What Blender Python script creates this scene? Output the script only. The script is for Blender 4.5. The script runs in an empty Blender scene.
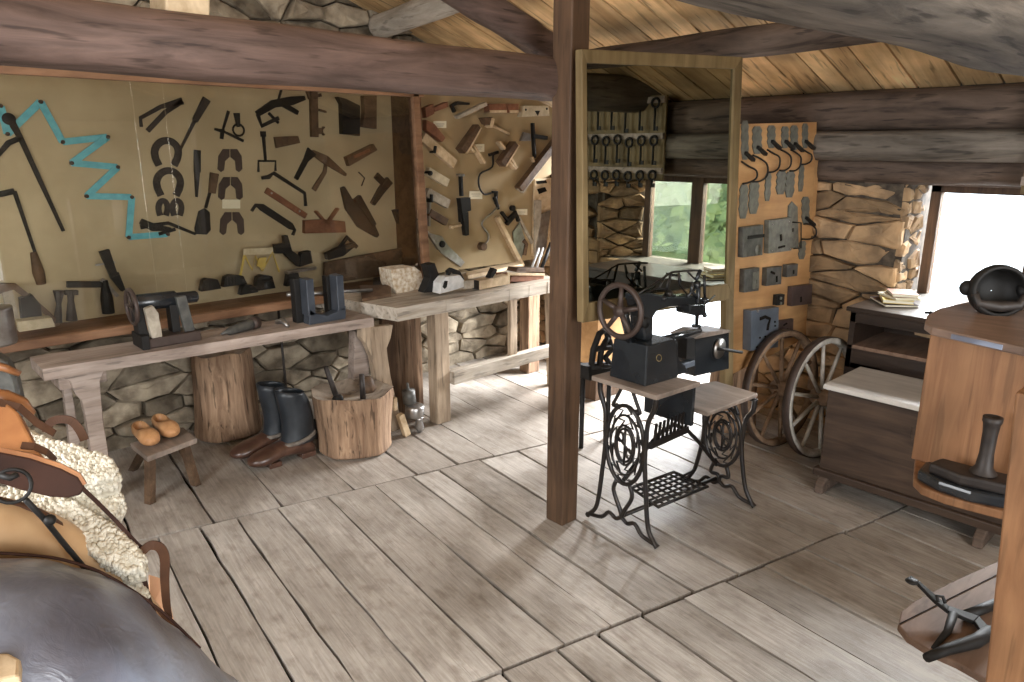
import bpy, bmesh, math, random
from mathutils import Vector, Matrix
R_ = math.radians
scene = bpy.context.scene
C = scene.collection

# ---------------------------------------------------------------- camera
FPX, CH, PITCH, HEAD = 722.0, 1.7, R_(15), R_(42.9)
cd = bpy.data.cameras.new('camera'); cam = bpy.data.objects.new('camera', cd); C.objects.link(cam)
cam.location = (0, 0, CH); cam.rotation_euler = (R_(90) - PITCH, 0, -HEAD)
cd.sensor_width = 36; cd.lens = FPX / 1024 * 36; cd.clip_start = .02
scene.camera = cam

# ---------------------------------------------------------------- world, sun, daylight, exposure
world = bpy.data.worlds.new('sky'); scene.world = world; world.use_nodes = True
wn = world.node_tree; wn.nodes.clear()
wo = wn.nodes.new('ShaderNodeOutputWorld'); wb = wn.nodes.new('ShaderNodeBackground')
wb.inputs[0].default_value = (.86, .93, 1, 1); wb.inputs[1].default_value = 4.2
wn.links.new(wb.outputs[0], wo.inputs[0])

def area(name, loc, target, sx, sy, power, col=(1, 1, 1)):
    l = bpy.data.lights.new(name, 'AREA'); l.shape = 'RECTANGLE'; l.size = sx; l.size_y = sy
    l.energy = power; l.color = col
    o = bpy.data.objects.new(name, l); C.objects.link(o); o.location = loc
    o.rotation_euler = (Vector(target) - Vector(loc)).to_track_quat('-Z', 'Y').to_euler()
    return o
# daylight entering by the window and low doorway, plus two added fill lamps
area('fill_behind', (.1, -2.75, 1.75), (1.9, 3.2, .6), 2.6, 1.9, 150, (1, .985, .96))  # fill lamp added behind the viewer, in an opening made for it
area('daylight_valley', (7.6, 1.9, 2.75), (4.2, 1.9, .75), 4.6, 1.5, 4200, (.96, .98, 1))
area('fill_left', (-1.75, 1.6, 1.7), (2.2, 3.2, .9), 1.3, 1.1, 100, (.98, .99, 1))  # fill lamp added at an unseen gap in the left wall
scene.view_settings.view_transform = 'Standard'; scene.view_settings.look = 'None'
scene.view_settings.gamma = 1; scene.view_settings.use_curve_mapping = False
scene.view_settings.exposure = 0.0

# ---------------------------------------------------------------- measuring helpers (photo pixel -> place)
F_ = Vector((math.sin(HEAD) * math.cos(PITCH), math.cos(HEAD) * math.cos(PITCH), -math.sin(PITCH)))
RT = Vector((math.cos(HEAD), -math.sin(HEAD), 0)); UP = RT.cross(F_)
CP = Vector((0, 0, CH))
def ray(x, y): return F_ + RT * ((x - 512) / FPX) - UP * ((y - 341) / FPX)
def atz(x, y, z): d = ray(x, y); return CP + d * ((z - CH) / d.z)
def aty(x, y, Y): d = ray(x, y); return CP + d * (Y / d.y)
def atx(x, y, X): d = ray(x, y); return CP + d * (X / d.x)
def onpl(x, y, P0, n):
    d = ray(x, y); n = Vector(n); return CP + d * ((Vector(P0) - CP).dot(n) / d.dot(n))
def far(x, y, D): d = ray(x, y); return CP + d * (D / math.hypot(d.x, d.y))

# ---------------------------------------------------------------- materials
MATS = {}
def newmat(name):
    m = bpy.data.materials.new(name); m.use_nodes = True; nt = m.node_tree
    b = nt.nodes['Principled BSDF']; return m, nt, b
def wood(name, c1, c2, rough=.7, grain=(1, 1, 14), scale=2.2, tone=0.0, bump=.25, dark=None, coord='Object', spec=.3, stain=.0):
    """streaky timber: noise stretched along the grain, tone variation from the board attribute"""
    m, nt, b = newmat(name); N = nt.nodes; L = nt.links
    tc = N.new('ShaderNodeTexCoord'); mp = N.new('ShaderNodeMapping')
    mp.inputs['Scale'].default_value = grain
    L.new(tc.outputs[coord], mp.inputs[0])
    n1 = N.new('ShaderNodeTexNoise'); n1.inputs['Scale'].default_value = scale; n1.inputs['Detail'].default_value = 8
    n1.inputs['Distortion'].default_value = .6; n1.inputs['Roughness'].default_value = .62
    L.new(mp.outputs[0], n1.inputs['Vector'])
    cr = N.new('ShaderNodeValToRGB'); cr.color_ramp.elements[0].position = .32; cr.color_ramp.elements[1].position = .7
    cr.color_ramp.elements[0].color = (*c1, 1); cr.color_ramp.elements[1].color = (*c2, 1)
    L.new(n1.outputs[0], cr.inputs[0]); out = cr.outputs[0]
    # worn blotches
    n2 = N.new('ShaderNodeTexNoise'); n2.inputs['Scale'].default_value = 3.1; n2.inputs['Detail'].default_value = 5
    L.new(tc.outputs[coord], n2.inputs['Vector'])
    mr = N.new('ShaderNodeMapRange'); mr.inputs[1].default_value = .3; mr.inputs[2].default_value = .72
    mr.inputs[3].default_value = .72 - stain; mr.inputs[4].default_value = 1.18; L.new(n2.outputs[0], mr.inputs[0])
    mx = N.new('ShaderNodeMix'); mx.data_type = 'RGBA'; mx.blend_type = 'MULTIPLY'; mx.inputs[0].default_value = 1
    L.new(out, mx.inputs[6]); L.new(mr.outputs[0], mx.inputs[7]); out = mx.outputs[2]
    if tone:
        at = N.new('ShaderNodeAttribute'); at.attribute_name = 'tone'
        m2 = N.new('ShaderNodeMapRange'); m2.inputs[3].default_value = 1 - tone; m2.inputs[4].default_value = 1 + tone
        L.new(at.outputs['Fac'], m2.inputs[0])
        m3 = N.new('ShaderNodeMix'); m3.data_type = 'RGBA'; m3.blend_type = 'MULTIPLY'; m3.inputs[0].default_value = 1
        L.new(out, m3.inputs[6]); L.new(m2.outputs[0], m3.inputs[7]); out = m3.outputs[2]
    if dark:
        # narrow dark cracks and grain lines
        n3 = N.new('ShaderNodeTexNoise'); n3.inputs['Scale'].default_value = scale * 2.6; n3.inputs['Detail'].default_value = 3
        L.new(mp.outputs[0], n3.inputs['Vector'])
        r3 = N.new('ShaderNodeValToRGB'); r3.color_ramp.elements[0].position = .33; r3.color_ramp.elements[1].position = .42
        r3.color_ramp.elements[0].color = (dark, dark, dark, 1); r3.color_ramp.elements[1].color = (1, 1, 1, 1)
        L.new(n3.outputs[0], r3.inputs[0])
        m4 = N.new('ShaderNodeMix'); m4.data_type = 'RGBA'; m4.blend_type = 'MULTIPLY'; m4.inputs[0].default_value = 1
        L.new(out, m4.inputs[6]); L.new(r3.outputs[0], m4.inputs[7]); out = m4.outputs[2]
    L.new(out, b.inputs['Base Color'])
    b.inputs['Roughness'].default_value = rough; b.inputs['Specular IOR Level'].default_value = spec
    bp = N.new('ShaderNodeBump'); bp.inputs['Strength'].default_value = bump; bp.inputs['Distance'].default_value = .01
    L.new(n1.outputs[0], bp.inputs['Height']); L.new(bp.outputs[0], b.inputs['Normal'])
    MATS[name] = m; return m
def plain(name, c, rough=.5, metal=0, c2=None, scale=20, bump=0, spec=.5, sheen=0, detail=4, tone=0.0, dist=.004):
    m, nt, b = newmat(name); N = nt.nodes; L = nt.links
    tc = N.new('ShaderNodeTexCoord'); n1 = N.new('ShaderNodeTexNoise'); n1.inputs['Scale'].default_value = scale
    n1.inputs['Detail'].default_value = detail; L.new(tc.outputs['Object'], n1.inputs['Vector'])
    c2 = c2 or tuple(v * .75 for v in c)
    cr = N.new('ShaderNodeValToRGB'); cr.color_ramp.elements[0].position = .35; cr.color_ramp.elements[1].position = .65
    cr.color_ramp.elements[0].color = (*c2, 1); cr.color_ramp.elements[1].color = (*c, 1)
    L.new(n1.outputs[0], cr.inputs[0]); out = cr.outputs[0]
    if tone:
        at = N.new('ShaderNodeAttribute'); at.attribute_name = 'tone'
        m2 = N.new('ShaderNodeMapRange'); m2.inputs[3].default_value = 1 - tone; m2.inputs[4].default_value = 1 + tone
        L.new(at.outputs['Fac'], m2.inputs[0])
        m3 = N.new('ShaderNodeMix'); m3.data_type = 'RGBA'; m3.blend_type = 'MULTIPLY'; m3.inputs[0].default_value = 1
        L.new(out, m3.inputs[6]); L.new(m2.outputs[0], m3.inputs[7]); out = m3.outputs[2]
    L.new(out, b.inputs['Base Color'])
    b.inputs['Roughness'].default_value = rough; b.inputs['Metallic'].default_value = metal
    b.inputs['Specular IOR Level'].default_value = spec
    if bump:
        bp = N.new('ShaderNodeBump'); bp.inputs['Strength'].default_value = bump; bp.inputs['Distance'].default_value = dist
        L.new(n1.outputs[0], bp.inputs['Height']); L.new(bp.outputs[0], b.inputs['Normal'])
    MATS[name] = m; return m

def floor_mat():
    m, nt, b = newmat('floorwood'); N = nt.nodes; L = nt.links
    tc = N.new('ShaderNodeTexCoord'); mp = N.new('ShaderNodeMapping'); mp.inputs['Rotation'].default_value = (0, 0, R_(7))
    L.new(tc.outputs['Object'], mp.inputs[0])
    def noise(scale, detail, sc=(1, 1, 1), rough=.6, dist=0):
        m2 = N.new('ShaderNodeMapping'); m2.inputs['Scale'].default_value = sc; L.new(mp.outputs[0], m2.inputs[0])
        at = N.new('ShaderNodeAttribute'); at.attribute_name = 'tone'; ad = N.new('ShaderNodeVectorMath'); ad.operation = 'SCALE'; ad.inputs['Scale'].default_value = 1
        cx = N.new('ShaderNodeCombineXYZ'); mu = N.new('ShaderNodeMath'); mu.operation = 'MULTIPLY'; mu.inputs[1].default_value = 37
        L.new(at.outputs['Fac'], mu.inputs[0]); L.new(mu.outputs[0], cx.inputs[2]); av = N.new('ShaderNodeVectorMath'); L.new(m2.outputs[0], av.inputs[0]); L.new(cx.outputs[0], av.inputs[1])
        n = N.new('ShaderNodeTexNoise'); n.inputs['Scale'].default_value = scale; n.inputs['Detail'].default_value = detail; n.inputs['Roughness'].default_value = rough; n.inputs['Distortion'].default_value = dist
        L.new(av.outputs[0], n.inputs['Vector']); return n.outputs[0]
    def ramp(f, p0, p1, c0, c1):
        r = N.new('ShaderNodeValToRGB'); r.color_ramp.elements[0].position = p0; r.color_ramp.elements[1].position = p1
        r.color_ramp.elements[0].color = (*c0, 1); r.color_ramp.elements[1].color = (*c1, 1); L.new(f, r.inputs[0]); return r.outputs[0]
    def mul(a, c, f=1.0):
        x = N.new('ShaderNodeMix'); x.data_type = 'RGBA'; x.blend_type = 'MULTIPLY'; x.inputs[0].default_value = f; L.new(a, x.inputs[6]); L.new(c, x.inputs[7]); return x.outputs[2]
    grain = noise(3.0, 9, (26, 1.1, 1), .65, .8)
    col = ramp(grain, .3, .72, (.31, .28, .25), (.54, .505, .46))
    col = mul(col, ramp(noise(2.6, 6, (1.6, .8, 1)), .34, .66, (.64, .60, .56), (1.08, 1.06, 1.04)))       # big worn patches
    col = mul(col, ramp(noise(14, 5, (1.5, .7, 1)), .30, .5, (.72, .69, .66), (1, 1, 1)))                    # spots of dirt
    col = mul(col, ramp(noise(9, 3, (30, .5, 1), .5, .3), .27, .33, (.42, .38, .34), (1, 1, 1)), .8)          # fine cracks
    at = N.new('ShaderNodeAttribute'); at.attribute_name = 'tone'; col = mul(col, ramp(at.outputs['Fac'], 0, 1, (.83, .81, .79), (1.1, 1.1, 1.1)))
    L.new(col, b.inputs['Base Color']); b.inputs['Specular IOR Level'].default_value = .45
    rg = N.new('ShaderNodeMapRange'); rg.inputs[3].default_value = .33; rg.inputs[4].default_value = .62; L.new(grain, rg.inputs[0]); L.new(rg.outputs[0], b.inputs['Roughness'])
    bp = N.new('ShaderNodeBump'); bp.inputs['Strength'].default_value = .35; bp.inputs['Distance'].default_value = .006; L.new(grain, bp.inputs['Height']); L.new(bp.outputs[0], b.inputs['Normal'])
    MATS['floorwood'] = m
floor_mat()
wood('roofboard', (.60, .37, .17), (.93, .65, .345), rough=.7, grain=(.8, 9, 1), scale=1.6, tone=.30, dark=.5, stain=.16)
wood('beamwood', (.06, .038, .030), (.185, .12, .098), rough=.6, grain=(1, 7, 9), scale=2.2, bump=.6, dark=.5)
wood('beamdark', (.05, .034, .026), (.17, .12, .09), rough=.75, grain=(8, 1, 8), scale=2, bump=.7, dark=.45)
wood('beamgrey', (.06, .05, .042), (.23, .195, .16), rough=.8, grain=(1, 8, 8), scale=2, bump=.8, dark=.45)
wood('greydark', (.07, .058, .046), (.24, .205, .17), rough=.85, grain=(8, 1, 8), scale=2, bump=.8, dark=.5)
wood('loggrey', (.28, .24, .19), (.58, .52, .44), rough=.8, grain=(7, 1, 7), scale=2, bump=.6, dark=.6)
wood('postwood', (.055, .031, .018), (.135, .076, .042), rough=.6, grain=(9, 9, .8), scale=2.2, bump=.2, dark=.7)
wood('framewood', (.14, .095, .04), (.27, .195, .095), rough=.6, grain=(6, 6, .8), scale=2.2, bump=.15)
wood('casewood', (.17, .085, .045), (.36, .20, .11), rough=.55, grain=(1, 6, 6), scale=2.2, bump=.15)
wood('benchwood', (.25, .19, .155), (.47, .385, .33), rough=.55, grain=(.9, 8, 8), scale=2.4, bump=.3, dark=.65)
wood('worktop', (.34, .28, .215), (.70, .635, .54), rough=.65, grain=(.9, 7, 7), scale=2.4, bump=.35, dark=.6)
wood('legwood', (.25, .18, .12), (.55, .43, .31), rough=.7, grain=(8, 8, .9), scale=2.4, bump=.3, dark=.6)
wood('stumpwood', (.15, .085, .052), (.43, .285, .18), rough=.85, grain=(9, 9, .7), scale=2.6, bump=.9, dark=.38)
wood('stumptop', (.22, .17, .13), (.50, .43, .35), rough=.85, grain=(2, 2, 2), scale=4, bump=.7, dark=.6)
wood('chestwood', (.03, .019, .014), (.085, .054, .036), rough=.5, grain=(8, .9, 8), scale=2.4, bump=.2)
wood('shelfbrown', (.14, .09, .066), (.30, .205, .155), rough=.45, grain=(6, 1.2, 6), scale=2.4, bump=.2)
wood('chesttop_glare', (.44, .41, .37), (.68, .64, .59), rough=.3, grain=(8, .9, 8), scale=2.4, bump=.1, spec=.9)  # dark lid paled: window glare is put into its colour
wood('deskwood', (.018, .012, .009), (.045, .029, .021), rough=.3, grain=(8, .9, 8), scale=2.4, bump=.15)
wood('pinewood', (.17, .075, .033), (.33, .17, .08), rough=.55, grain=(9, 9, .6), scale=2.4, bump=.15, dark=.72)
wood('lockboard', (.44, .23, .09), (.66, .39, .175), rough=.55, grain=(.7, 5, 5), scale=2.0, bump=.06)
wood('shelfwood', (.12, .072, .048), (.23, .145, .10), rough=.75, grain=(1.2, 6, 6), scale=2.4, bump=.2, dark=.7)
wood('shelftop', (.15, .12, .10), (.34, .27, .22), rough=.45, grain=(6, 1.2, 6), scale=2.4, bump=.2)
wood('palewood', (.50, .36, .21), (.78, .63, .43), rough=.65, grain=(3, 3, 3), scale=5, bump=.1)
wood('greywood', (.28, .24, .185), (.52, .46, .37), rough=.7, grain=(3, 3, 3), scale=5, bump=.1)
wood('redwood', (.15, .06, .033), (.30, .135, .075), rough=.6, grain=(3, 3, 3), scale=5, bump=.1)
wood('toolbrown', (.07, .042, .026), (.17, .105, .062), rough=.6, grain=(3, 3, 3), scale=6, bump=.1)
wood('clogwood', (.42, .20, .085), (.64, .36, .17), rough=.4, grain=(4, 4, 4), scale=3, bump=.05)
wood('clogdark', (.045, .02, .013), (.12, .062, .042), rough=.28, grain=(3, 3, 3), scale=5, bump=.2, spec=.6)
wood('saddlewood', (.25, .095, .035), (.40, .175, .065), rough=.3, grain=(2, 7, 2), scale=3, bump=.05, spec=.6)
wood('wheelwood', (.36, .33, .28), (.66, .62, .56), rough=.7, grain=(3, 3, 3), scale=5, bump=.2)
wood('wheelbrown', (.14, .085, .05), (.33, .22, .14), rough=.75, grain=(3, 3, 3), scale=5, bump=.3)
plain('darkgap', (.018, .014, .011), rough=.95, spec=.1)
plain('khaki', (.50, .415, .275), rough=.75, c2=(.41, .335, .215), scale=3, spec=.2)
plain('toolpanel', (.40, .30, .17), rough=.75, c2=(.33, .245, .135), scale=4, spec=.2)
plain('iron', (.016, .0145, .0135), rough=.6, spec=.3, metal=.05, c2=(.011, .010, .009), scale=30, bump=.3)
plain('ironsoft', (.038, .030, .026), rough=.55, metal=.2, c2=(.02, .015, .013), scale=25, bump=.3)
plain('castiron', (.022, .021, .023), rough=.3, metal=.4, c2=(.036, .028, .022), scale=25, bump=.15)
plain('machineblack', (.014, .017, .021), rough=.24, metal=.1, c2=(.026, .03, .034), scale=8, spec=.7)
plain('steel', (.42, .41, .40), rough=.32, metal=.85, c2=(.28, .26, .24), scale=20)
plain('rust', (.065, .044, .036), rough=.5, metal=.2, c2=(.055, .036, .028), scale=30, bump=.3)
plain('lockgrey', (.115, .113, .10), rough=.45, metal=.2, c2=(.06, .059, .055), scale=25, bump=.2)
plain('locksteel', (.15, .18, .22), rough=.42, metal=.2, c2=(.10, .12, .15), scale=9, bump=.1)
plain('lockred', (.12, .085, .08), rough=.5, metal=.35, c2=(.075, .052, .048), scale=16, bump=.1)
plain('latchgrey', (.20, .20, .165), rough=.5, metal=.2, c2=(.12, .12, .10), scale=30, bump=.2)
plain('turquoise', (.13, .47, .56), rough=.45, c2=(.09, .38, .47), scale=30)
plain('paper', (.82, .78, .62), rough=.8, c2=(.76, .71, .55), scale=8)
plain('ink', (.10, .09, .08), rough=.8)
plain('yellow', (.62, .46, .10), rough=.5, c2=(.50, .36, .08))
plain('bark', (.75, .68, .56), rough=.85, c2=(.46, .33, .2), scale=40, bump=.6)
plain('rubber', (.026, .031, .038), rough=.4, c2=(.014, .018, .022), scale=14, bump=.35, spec=.5, dist=.01)
plain('felt', (.20, .17, .14), rough=.95, c2=(.12, .10, .085), scale=40, bump=.5)
plain('leatherblack', (.27, .31, .41), rough=.32, c2=(.14, .155, .20), scale=5, bump=.55, spec=.7, dist=.012, detail=6)
plain('leathertan', (.60, .40, .22), rough=.5, c2=(.46, .28, .14), scale=9, bump=.2)
plain('leatherbrown', (.05, .02, .012), rough=.65, spec=.2, c2=(.028, .012, .008), scale=12, bump=.2)
plain('strapleather', (.11, .05, .025), rough=.6, spec=.25, c2=(.06, .027, .015), scale=14, bump=.2)
plain('orangecloth', (.66, .38, .22), rough=.85, c2=(.55, .30, .17), scale=10)
plain('fleece', (.74, .70, .60), rough=.95, c2=(.50, .45, .35), scale=60, bump=.8, spec=.1)
plain('mortar', (.10, .078, .055), rough=.95, c2=(.04, .03, .022), scale=25, bump=.8)
plain('stone', (.40, .335, .245), rough=.85, c2=(.15, .12, .085), scale=9, bump=.9, spec=.2, detail=8, tone=.42, dist=.02)
plain('stoneochre', (.42, .275, .15), rough=.85, c2=(.20, .135, .08), scale=8, bump=.9, spec=.2, detail=8, tone=.38, dist=.02)
plain('darksteel', (.065, .075, .092), rough=.38, metal=.1, c2=(.04, .047, .06), scale=10, bump=.1)
plain('white', (.82, .82, .80), rough=.5)
plain('creamtool', (.66, .58, .42), rough=.5, c2=(.5, .42, .28))
plain('leaf', (.38, .46, .20), rough=.7, c2=(.15, .24, .12), scale=2.2, detail=9, tone=.3)
plain('ground', (.30, .34, .16), rough=.9)
plain('gold', (.45, .33, .12), rough=.4, metal=.5)
plain('bluecloth', (.06, .08, .12), rough=.8)

def leather_detail(name):
    m = MATS[name]; nt = m.node_tree; b = nt.nodes['Principled BSDF']; tc = nt.nodes.new('ShaderNodeTexCoord'); n = nt.nodes.new('ShaderNodeTexNoise')
    n.inputs['Scale'].default_value = 26; n.inputs['Detail'].default_value = 9; n.inputs['Distortion'].default_value = 1.5; nt.links.new(tc.outputs['Object'], n.inputs['Vector'])
    bp = nt.nodes.new('ShaderNodeBump'); bp.inputs['Strength'].default_value = .5; bp.inputs['Distance'].default_value = .004
    nt.links.new(n.outputs[0], bp.inputs['Height']); old = b.inputs['Normal'].links[0].from_socket; nt.links.new(old, bp.inputs['Normal']); nt.links.new(bp.outputs[0], b.inputs['Normal'])
    n2 = nt.nodes.new('ShaderNodeTexNoise'); n2.inputs['Scale'].default_value = 7; n2.inputs['Detail'].default_value = 7; nt.links.new(tc.outputs['Object'], n2.inputs['Vector'])
    r = nt.nodes.new('ShaderNodeValToRGB'); r.color_ramp.elements[0].position = .38; r.color_ramp.elements[1].position = .6
    r.color_ramp.elements[0].color = (.62, .57, .56, 1); r.color_ramp.elements[1].color = (1, 1, 1, 1); nt.links.new(n2.outputs[0], r.inputs[0])
    x = nt.nodes.new('ShaderNodeMix'); x.data_type = 'RGBA'; x.blend_type = 'MULTIPLY'; x.inputs[0].default_value = 1
    nt.links.new(b.inputs['Base Color'].links[0].from_socket, x.inputs[6]); nt.links.new(r.outputs[0], x.inputs[7]); nt.links.new(x.outputs[2], b.inputs['Base Color'])
leather_detail('leatherblack')
def pane_mat(name, fac, tint, rough=0.0):
    m = bpy.data.materials.new(name); m.use_nodes = True; nt = m.node_tree; nt.nodes.clear()
    o = nt.nodes.new('ShaderNodeOutputMaterial'); g = nt.nodes.new('ShaderNodeBsdfGlossy'); t = nt.nodes.new('ShaderNodeBsdfTransparent')
    g.inputs['Roughness'].default_value = rough; g.inputs[0].default_value = (1, 1, 1, 1); t.inputs[0].default_value = (*tint, 1)
    mx = nt.nodes.new('ShaderNodeMixShader'); lw = nt.nodes.new('ShaderNodeFresnel'); lw.inputs[0].default_value = 1.45
    ma = nt.nodes.new('ShaderNodeMath'); ma.operation = 'MULTIPLY'; ma.inputs[1].default_value = fac
    nt.links.new(lw.outputs[0], ma.inputs[0]); nt.links.new(ma.outputs[0], mx.inputs[0])
    nt.links.new(t.outputs[0], mx.inputs[1]); nt.links.new(g.outputs[0], mx.inputs[2]); nt.links.new(mx.outputs[0], o.inputs[0])
    MATS[name] = m
pane_mat('caseglass', 1.0, (.94, .93, .90), .0)
pane_mat('clearglass', 1.0, (.97, .98, .98))
def mirror_mat():
    m, nt, b = newmat('mirror'); b.inputs['Base Color'].default_value = (.40, .41, .34, 1)
    b.inputs['Metallic'].default_value = 1; b.inputs['Roughness'].default_value = .012
    MATS['mirror'] = m
mirror_mat()

# ---------------------------------------------------------------- mesh builder
rnd = random.Random(7)
WORIG = {}
def smoothline(pts, rad=None, n=4, closed=False):
    pts = [Vector(p) for p in pts]; N = len(pts); out = []; ro = []
    for i in range(N if closed else N - 1):
        g = lambda k: pts[k % N] if closed else pts[max(0, min(N - 1, k))]
        p0, p1, p2, p3 = g(i - 1), g(i), g(i + 1), g(i + 2)
        for q in range(n):
            t = q / n; out.append(.5 * ((2 * p1) + (p2 - p0) * t + (2 * p0 - 5 * p1 + 4 * p2 - p3) * t * t + (3 * p1 - p0 - 3 * p2 + p3) * t ** 3))
            if rad is not None and isinstance(rad, (list, tuple)): ro.append(rad[i] + (rad[(i + 1) % N] - rad[i]) * t)
    if not closed:
        out.append(pts[-1])
        if isinstance(rad, (list, tuple)): ro.append(rad[-1])
    return out, (ro if isinstance(rad, (list, tuple)) else rad)
class MB:
    def __init__(s): s.v = []; s.f = []; s.t = []; s.tone = .5; s.smooth = []
    def add(s, vs, fs, smooth=False):
        b = len(s.v); s.v += [Vector(v) for v in vs]
        for f in fs: s.f.append([b + i for i in f]); s.t.append(s.tone); s.smooth.append(smooth)
    def hexa(s, p):   # 8 points: bottom 4 ccw, top 4 ccw
        s.add(p, [(0, 3, 2, 1), (4, 5, 6, 7), (0, 1, 5, 4), (1, 2, 6, 5), (2, 3, 7, 6), (3, 0, 4, 7)])
        return s
    def box(s, x0, x1, y0, y1, z0, z1, j=0):
        q = lambda: rnd.uniform(-j, j) if j else 0
        return s.hexa([(x + q(), y + q(), z + q()) for z in (z0, z1) for x, y in ((x0, y0), (x1, y0), (x1, y1), (x0, y1))])
    def obox(s, c, a, b, n, ha, hb, hn):  # oriented box
        c, a, b, n = Vector(c), Vector(a).normalized(), Vector(b).normalized(), Vector(n).normalized()
        return s.hexa([c + a * (sa * ha) + b * (sb * hb) + n * (sn * hn) for sn in (-1, 1) for sa, sb in ((-1, -1), (1, -1), (1, 1), (-1, 1))])
    def prism(s, pts, vec):               # polygon extruded by vec
        pts = [Vector(p) for p in pts]; n = len(pts); vec = Vector(vec)
        vs = pts + [p + vec for p in pts]
        s.add(vs, [tuple(range(n))[::-1], tuple(range(n, 2 * n))] + [(i, (i + 1) % n, n + (i + 1) % n, n + i) for i in range(n)])
        return s
    def strip(s, pts, w, nrm, t, closed=False, off=0):    # flat bar following a polyline lying on a plane with normal nrm
        pts = [Vector(p) for p in pts]; nrm = Vector(nrm).normalized()
        n = len(pts); L = []; Rr = []
        for i, p in enumerate(pts):
            a = pts[(i - 1) % n] if (closed or i > 0) else p; b = pts[(i + 1) % n] if (closed or i < n - 1) else p
            d = (b - a); d = d.normalized() if d.length > 1e-9 else Vector((1, 0, 0))
            ww = w[i] if isinstance(w, (list, tuple)) else w
            sd = nrm.cross(d).normalized() * (ww / 2); L.append(p + sd + nrm * off); Rr.append(p - sd + nrm * off)
        e = nrm * t
        for i in range(n if closed else n - 1):
            k = (i + 1) % n
            s.hexa([L[i], Rr[i], Rr[k], L[k], L[i] + e, Rr[i] + e, Rr[k] + e, L[k] + e])
        return s
    def stube(s, pts, r, seg=8, closed=False, n=4):
        p, rr = smoothline(pts, r, n, closed); return s.tube(p, rr, seg, closed)
    def tube(s, pts, r, seg=8, closed=False, caps=True):
        pts = [Vector(p) for p in pts]; n = len(pts); rings = []
        ref = None
        for i, p in enumerate(pts):
            a = pts[(i - 1) % n] if (closed or i > 0) else p; b = pts[(i + 1) % n] if (closed or i < n - 1) else p
            d = (b - a).normalized()
            if ref is None:
                ref = Vector((0, 0, 1)) if abs(d.z) < .9 else Vector((1, 0, 0))
            u = (ref - d * ref.dot(d))
            u = u.normalized() if u.length > 1e-6 else d.orthogonal().normalized()
            ref = u; v = d.cross(u); rr = r[i] if isinstance(r, (list, tuple)) else r
            rings.append([p + (u * math.cos(2 * math.pi * k / seg) + v * math.sin(2 * math.pi * k / seg)) * rr for k in range(seg)])
        vs = [q for ring in rings for q in ring]; fs = []
        for i in range(n if closed else n - 1):
            j = (i + 1) % n
            for k in range(seg):
                m = (k + 1) % seg; fs.append((i * seg + k, i * seg + m, j * seg + m, j * seg + k))
        if caps and not closed:
            fs.append(tuple(range(seg))[::-1]); fs.append(tuple((n - 1) * seg + k for k in range(seg)))
        s.add(vs, fs, True); return s
    def lathe(s, c, axis, prof, seg=20, caps=True):       # prof: (distance along axis, radius)
        c = Vector(c); d = Vector(axis).normalized(); u = d.orthogonal().normalized(); v = d.cross(u)
        vs = [c + d * h + (u * math.cos(2 * math.pi * k / seg) + v * math.sin(2 * math.pi * k / seg)) * r for h, r in prof for k in range(seg)]
        fs = []
        for i in range(len(prof) - 1):
            for k in range(seg):
                m = (k + 1) % seg; fs.append((i * seg + k, i * seg + m, (i + 1) * seg + m, (i + 1) * seg + k))
        if caps:
            fs.append(tuple(range(seg))[::-1]); fs.append(tuple((len(prof) - 1) * seg + k for k in range(seg)))
        s.add(vs, fs, True); return s
    def ball(s, c, r, seg=10, rings=6, jit=0):
        c = Vector(c); r = r if isinstance(r, (tuple, list)) else (r, r, r)
        vs = [c + Vector((0, 0, r[2]))]
        for i in range(1, rings):
            th = math.pi * i / rings
            for k in range(seg):
                ph = 2 * math.pi * k / seg; q = 1 + rnd.uniform(-jit, jit)
                vs.append(c + Vector((r[0] * math.sin(th) * math.cos(ph), r[1] * math.sin(th) * math.sin(ph), r[2] * math.cos(th))) * q)
        vs.append(c - Vector((0, 0, r[2])))
        fs = [(0, 1 + k, 1 + (k + 1) % seg) for k in range(seg)]
        for i in range(rings - 2):
            for k in range(seg):
                a = 1 + i * seg; b = a + seg; m = (k + 1) % seg; fs.append((a + k, b + k, b + m, a + m))
        e = len(vs) - 1; a = 1 + (rings - 2) * seg
        fs += [(e, a + (k + 1) % seg, a + k) for k in range(seg)]
        s.add(vs, fs, True); return s
    def build(s, name, mat, parent=None, bevel=0, sub=0, base=False, disp=0, dscale=.2, stuff=False):
        xs = [min(v[i] for v in s.v) for i in range(3)]; ys = [max(v[i] for v in s.v) for i in range(3)]
        org = Vector([(xs[i] + ys[i]) / 2 for i in range(3)])
        if parent is None: org.z = xs[2]
        me = bpy.data.meshes.new(name); me.from_pydata([v - org for v in s.v], [], s.f)
        me.materials.append(MATS[mat] if isinstance(mat, str) else mat)
        at = me.attributes.new('tone', 'FLOAT', 'FACE')
        at.data.foreach_set('value', s.t); me.polygons.foreach_set('use_smooth', s.smooth)
        me.validate(); bm = bmesh.new(); bm.from_mesh(me); bmesh.ops.recalc_face_normals(bm, faces=bm.faces); bm.to_mesh(me); bm.free()
        o = bpy.data.objects.new(name, me); C.objects.link(o)
        if parent is not None: o.parent = parent; o.location = org - WORIG[parent.name]
        else: o.location = org
        WORIG[o.name] = org
        if bevel:
            b = o.modifiers.new('bevel', 'BEVEL'); b.width = bevel; b.segments = 2; b.limit_method = 'ANGLE'; b.angle_limit = R_(35)
        if sub:
            b = o.modifiers.new('sub', 'SUBSURF'); b.levels = sub; b.render_levels = sub
        if disp:
            tx = bpy.data.textures.new(name + '_rough', 'CLOUDS'); tx.noise_scale = dscale
            d = o.modifiers.new('disp', 'DISPLACE'); d.texture = tx; d.strength = disp; d.mid_level = .5; d.texture_coords = 'GLOBAL'
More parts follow.
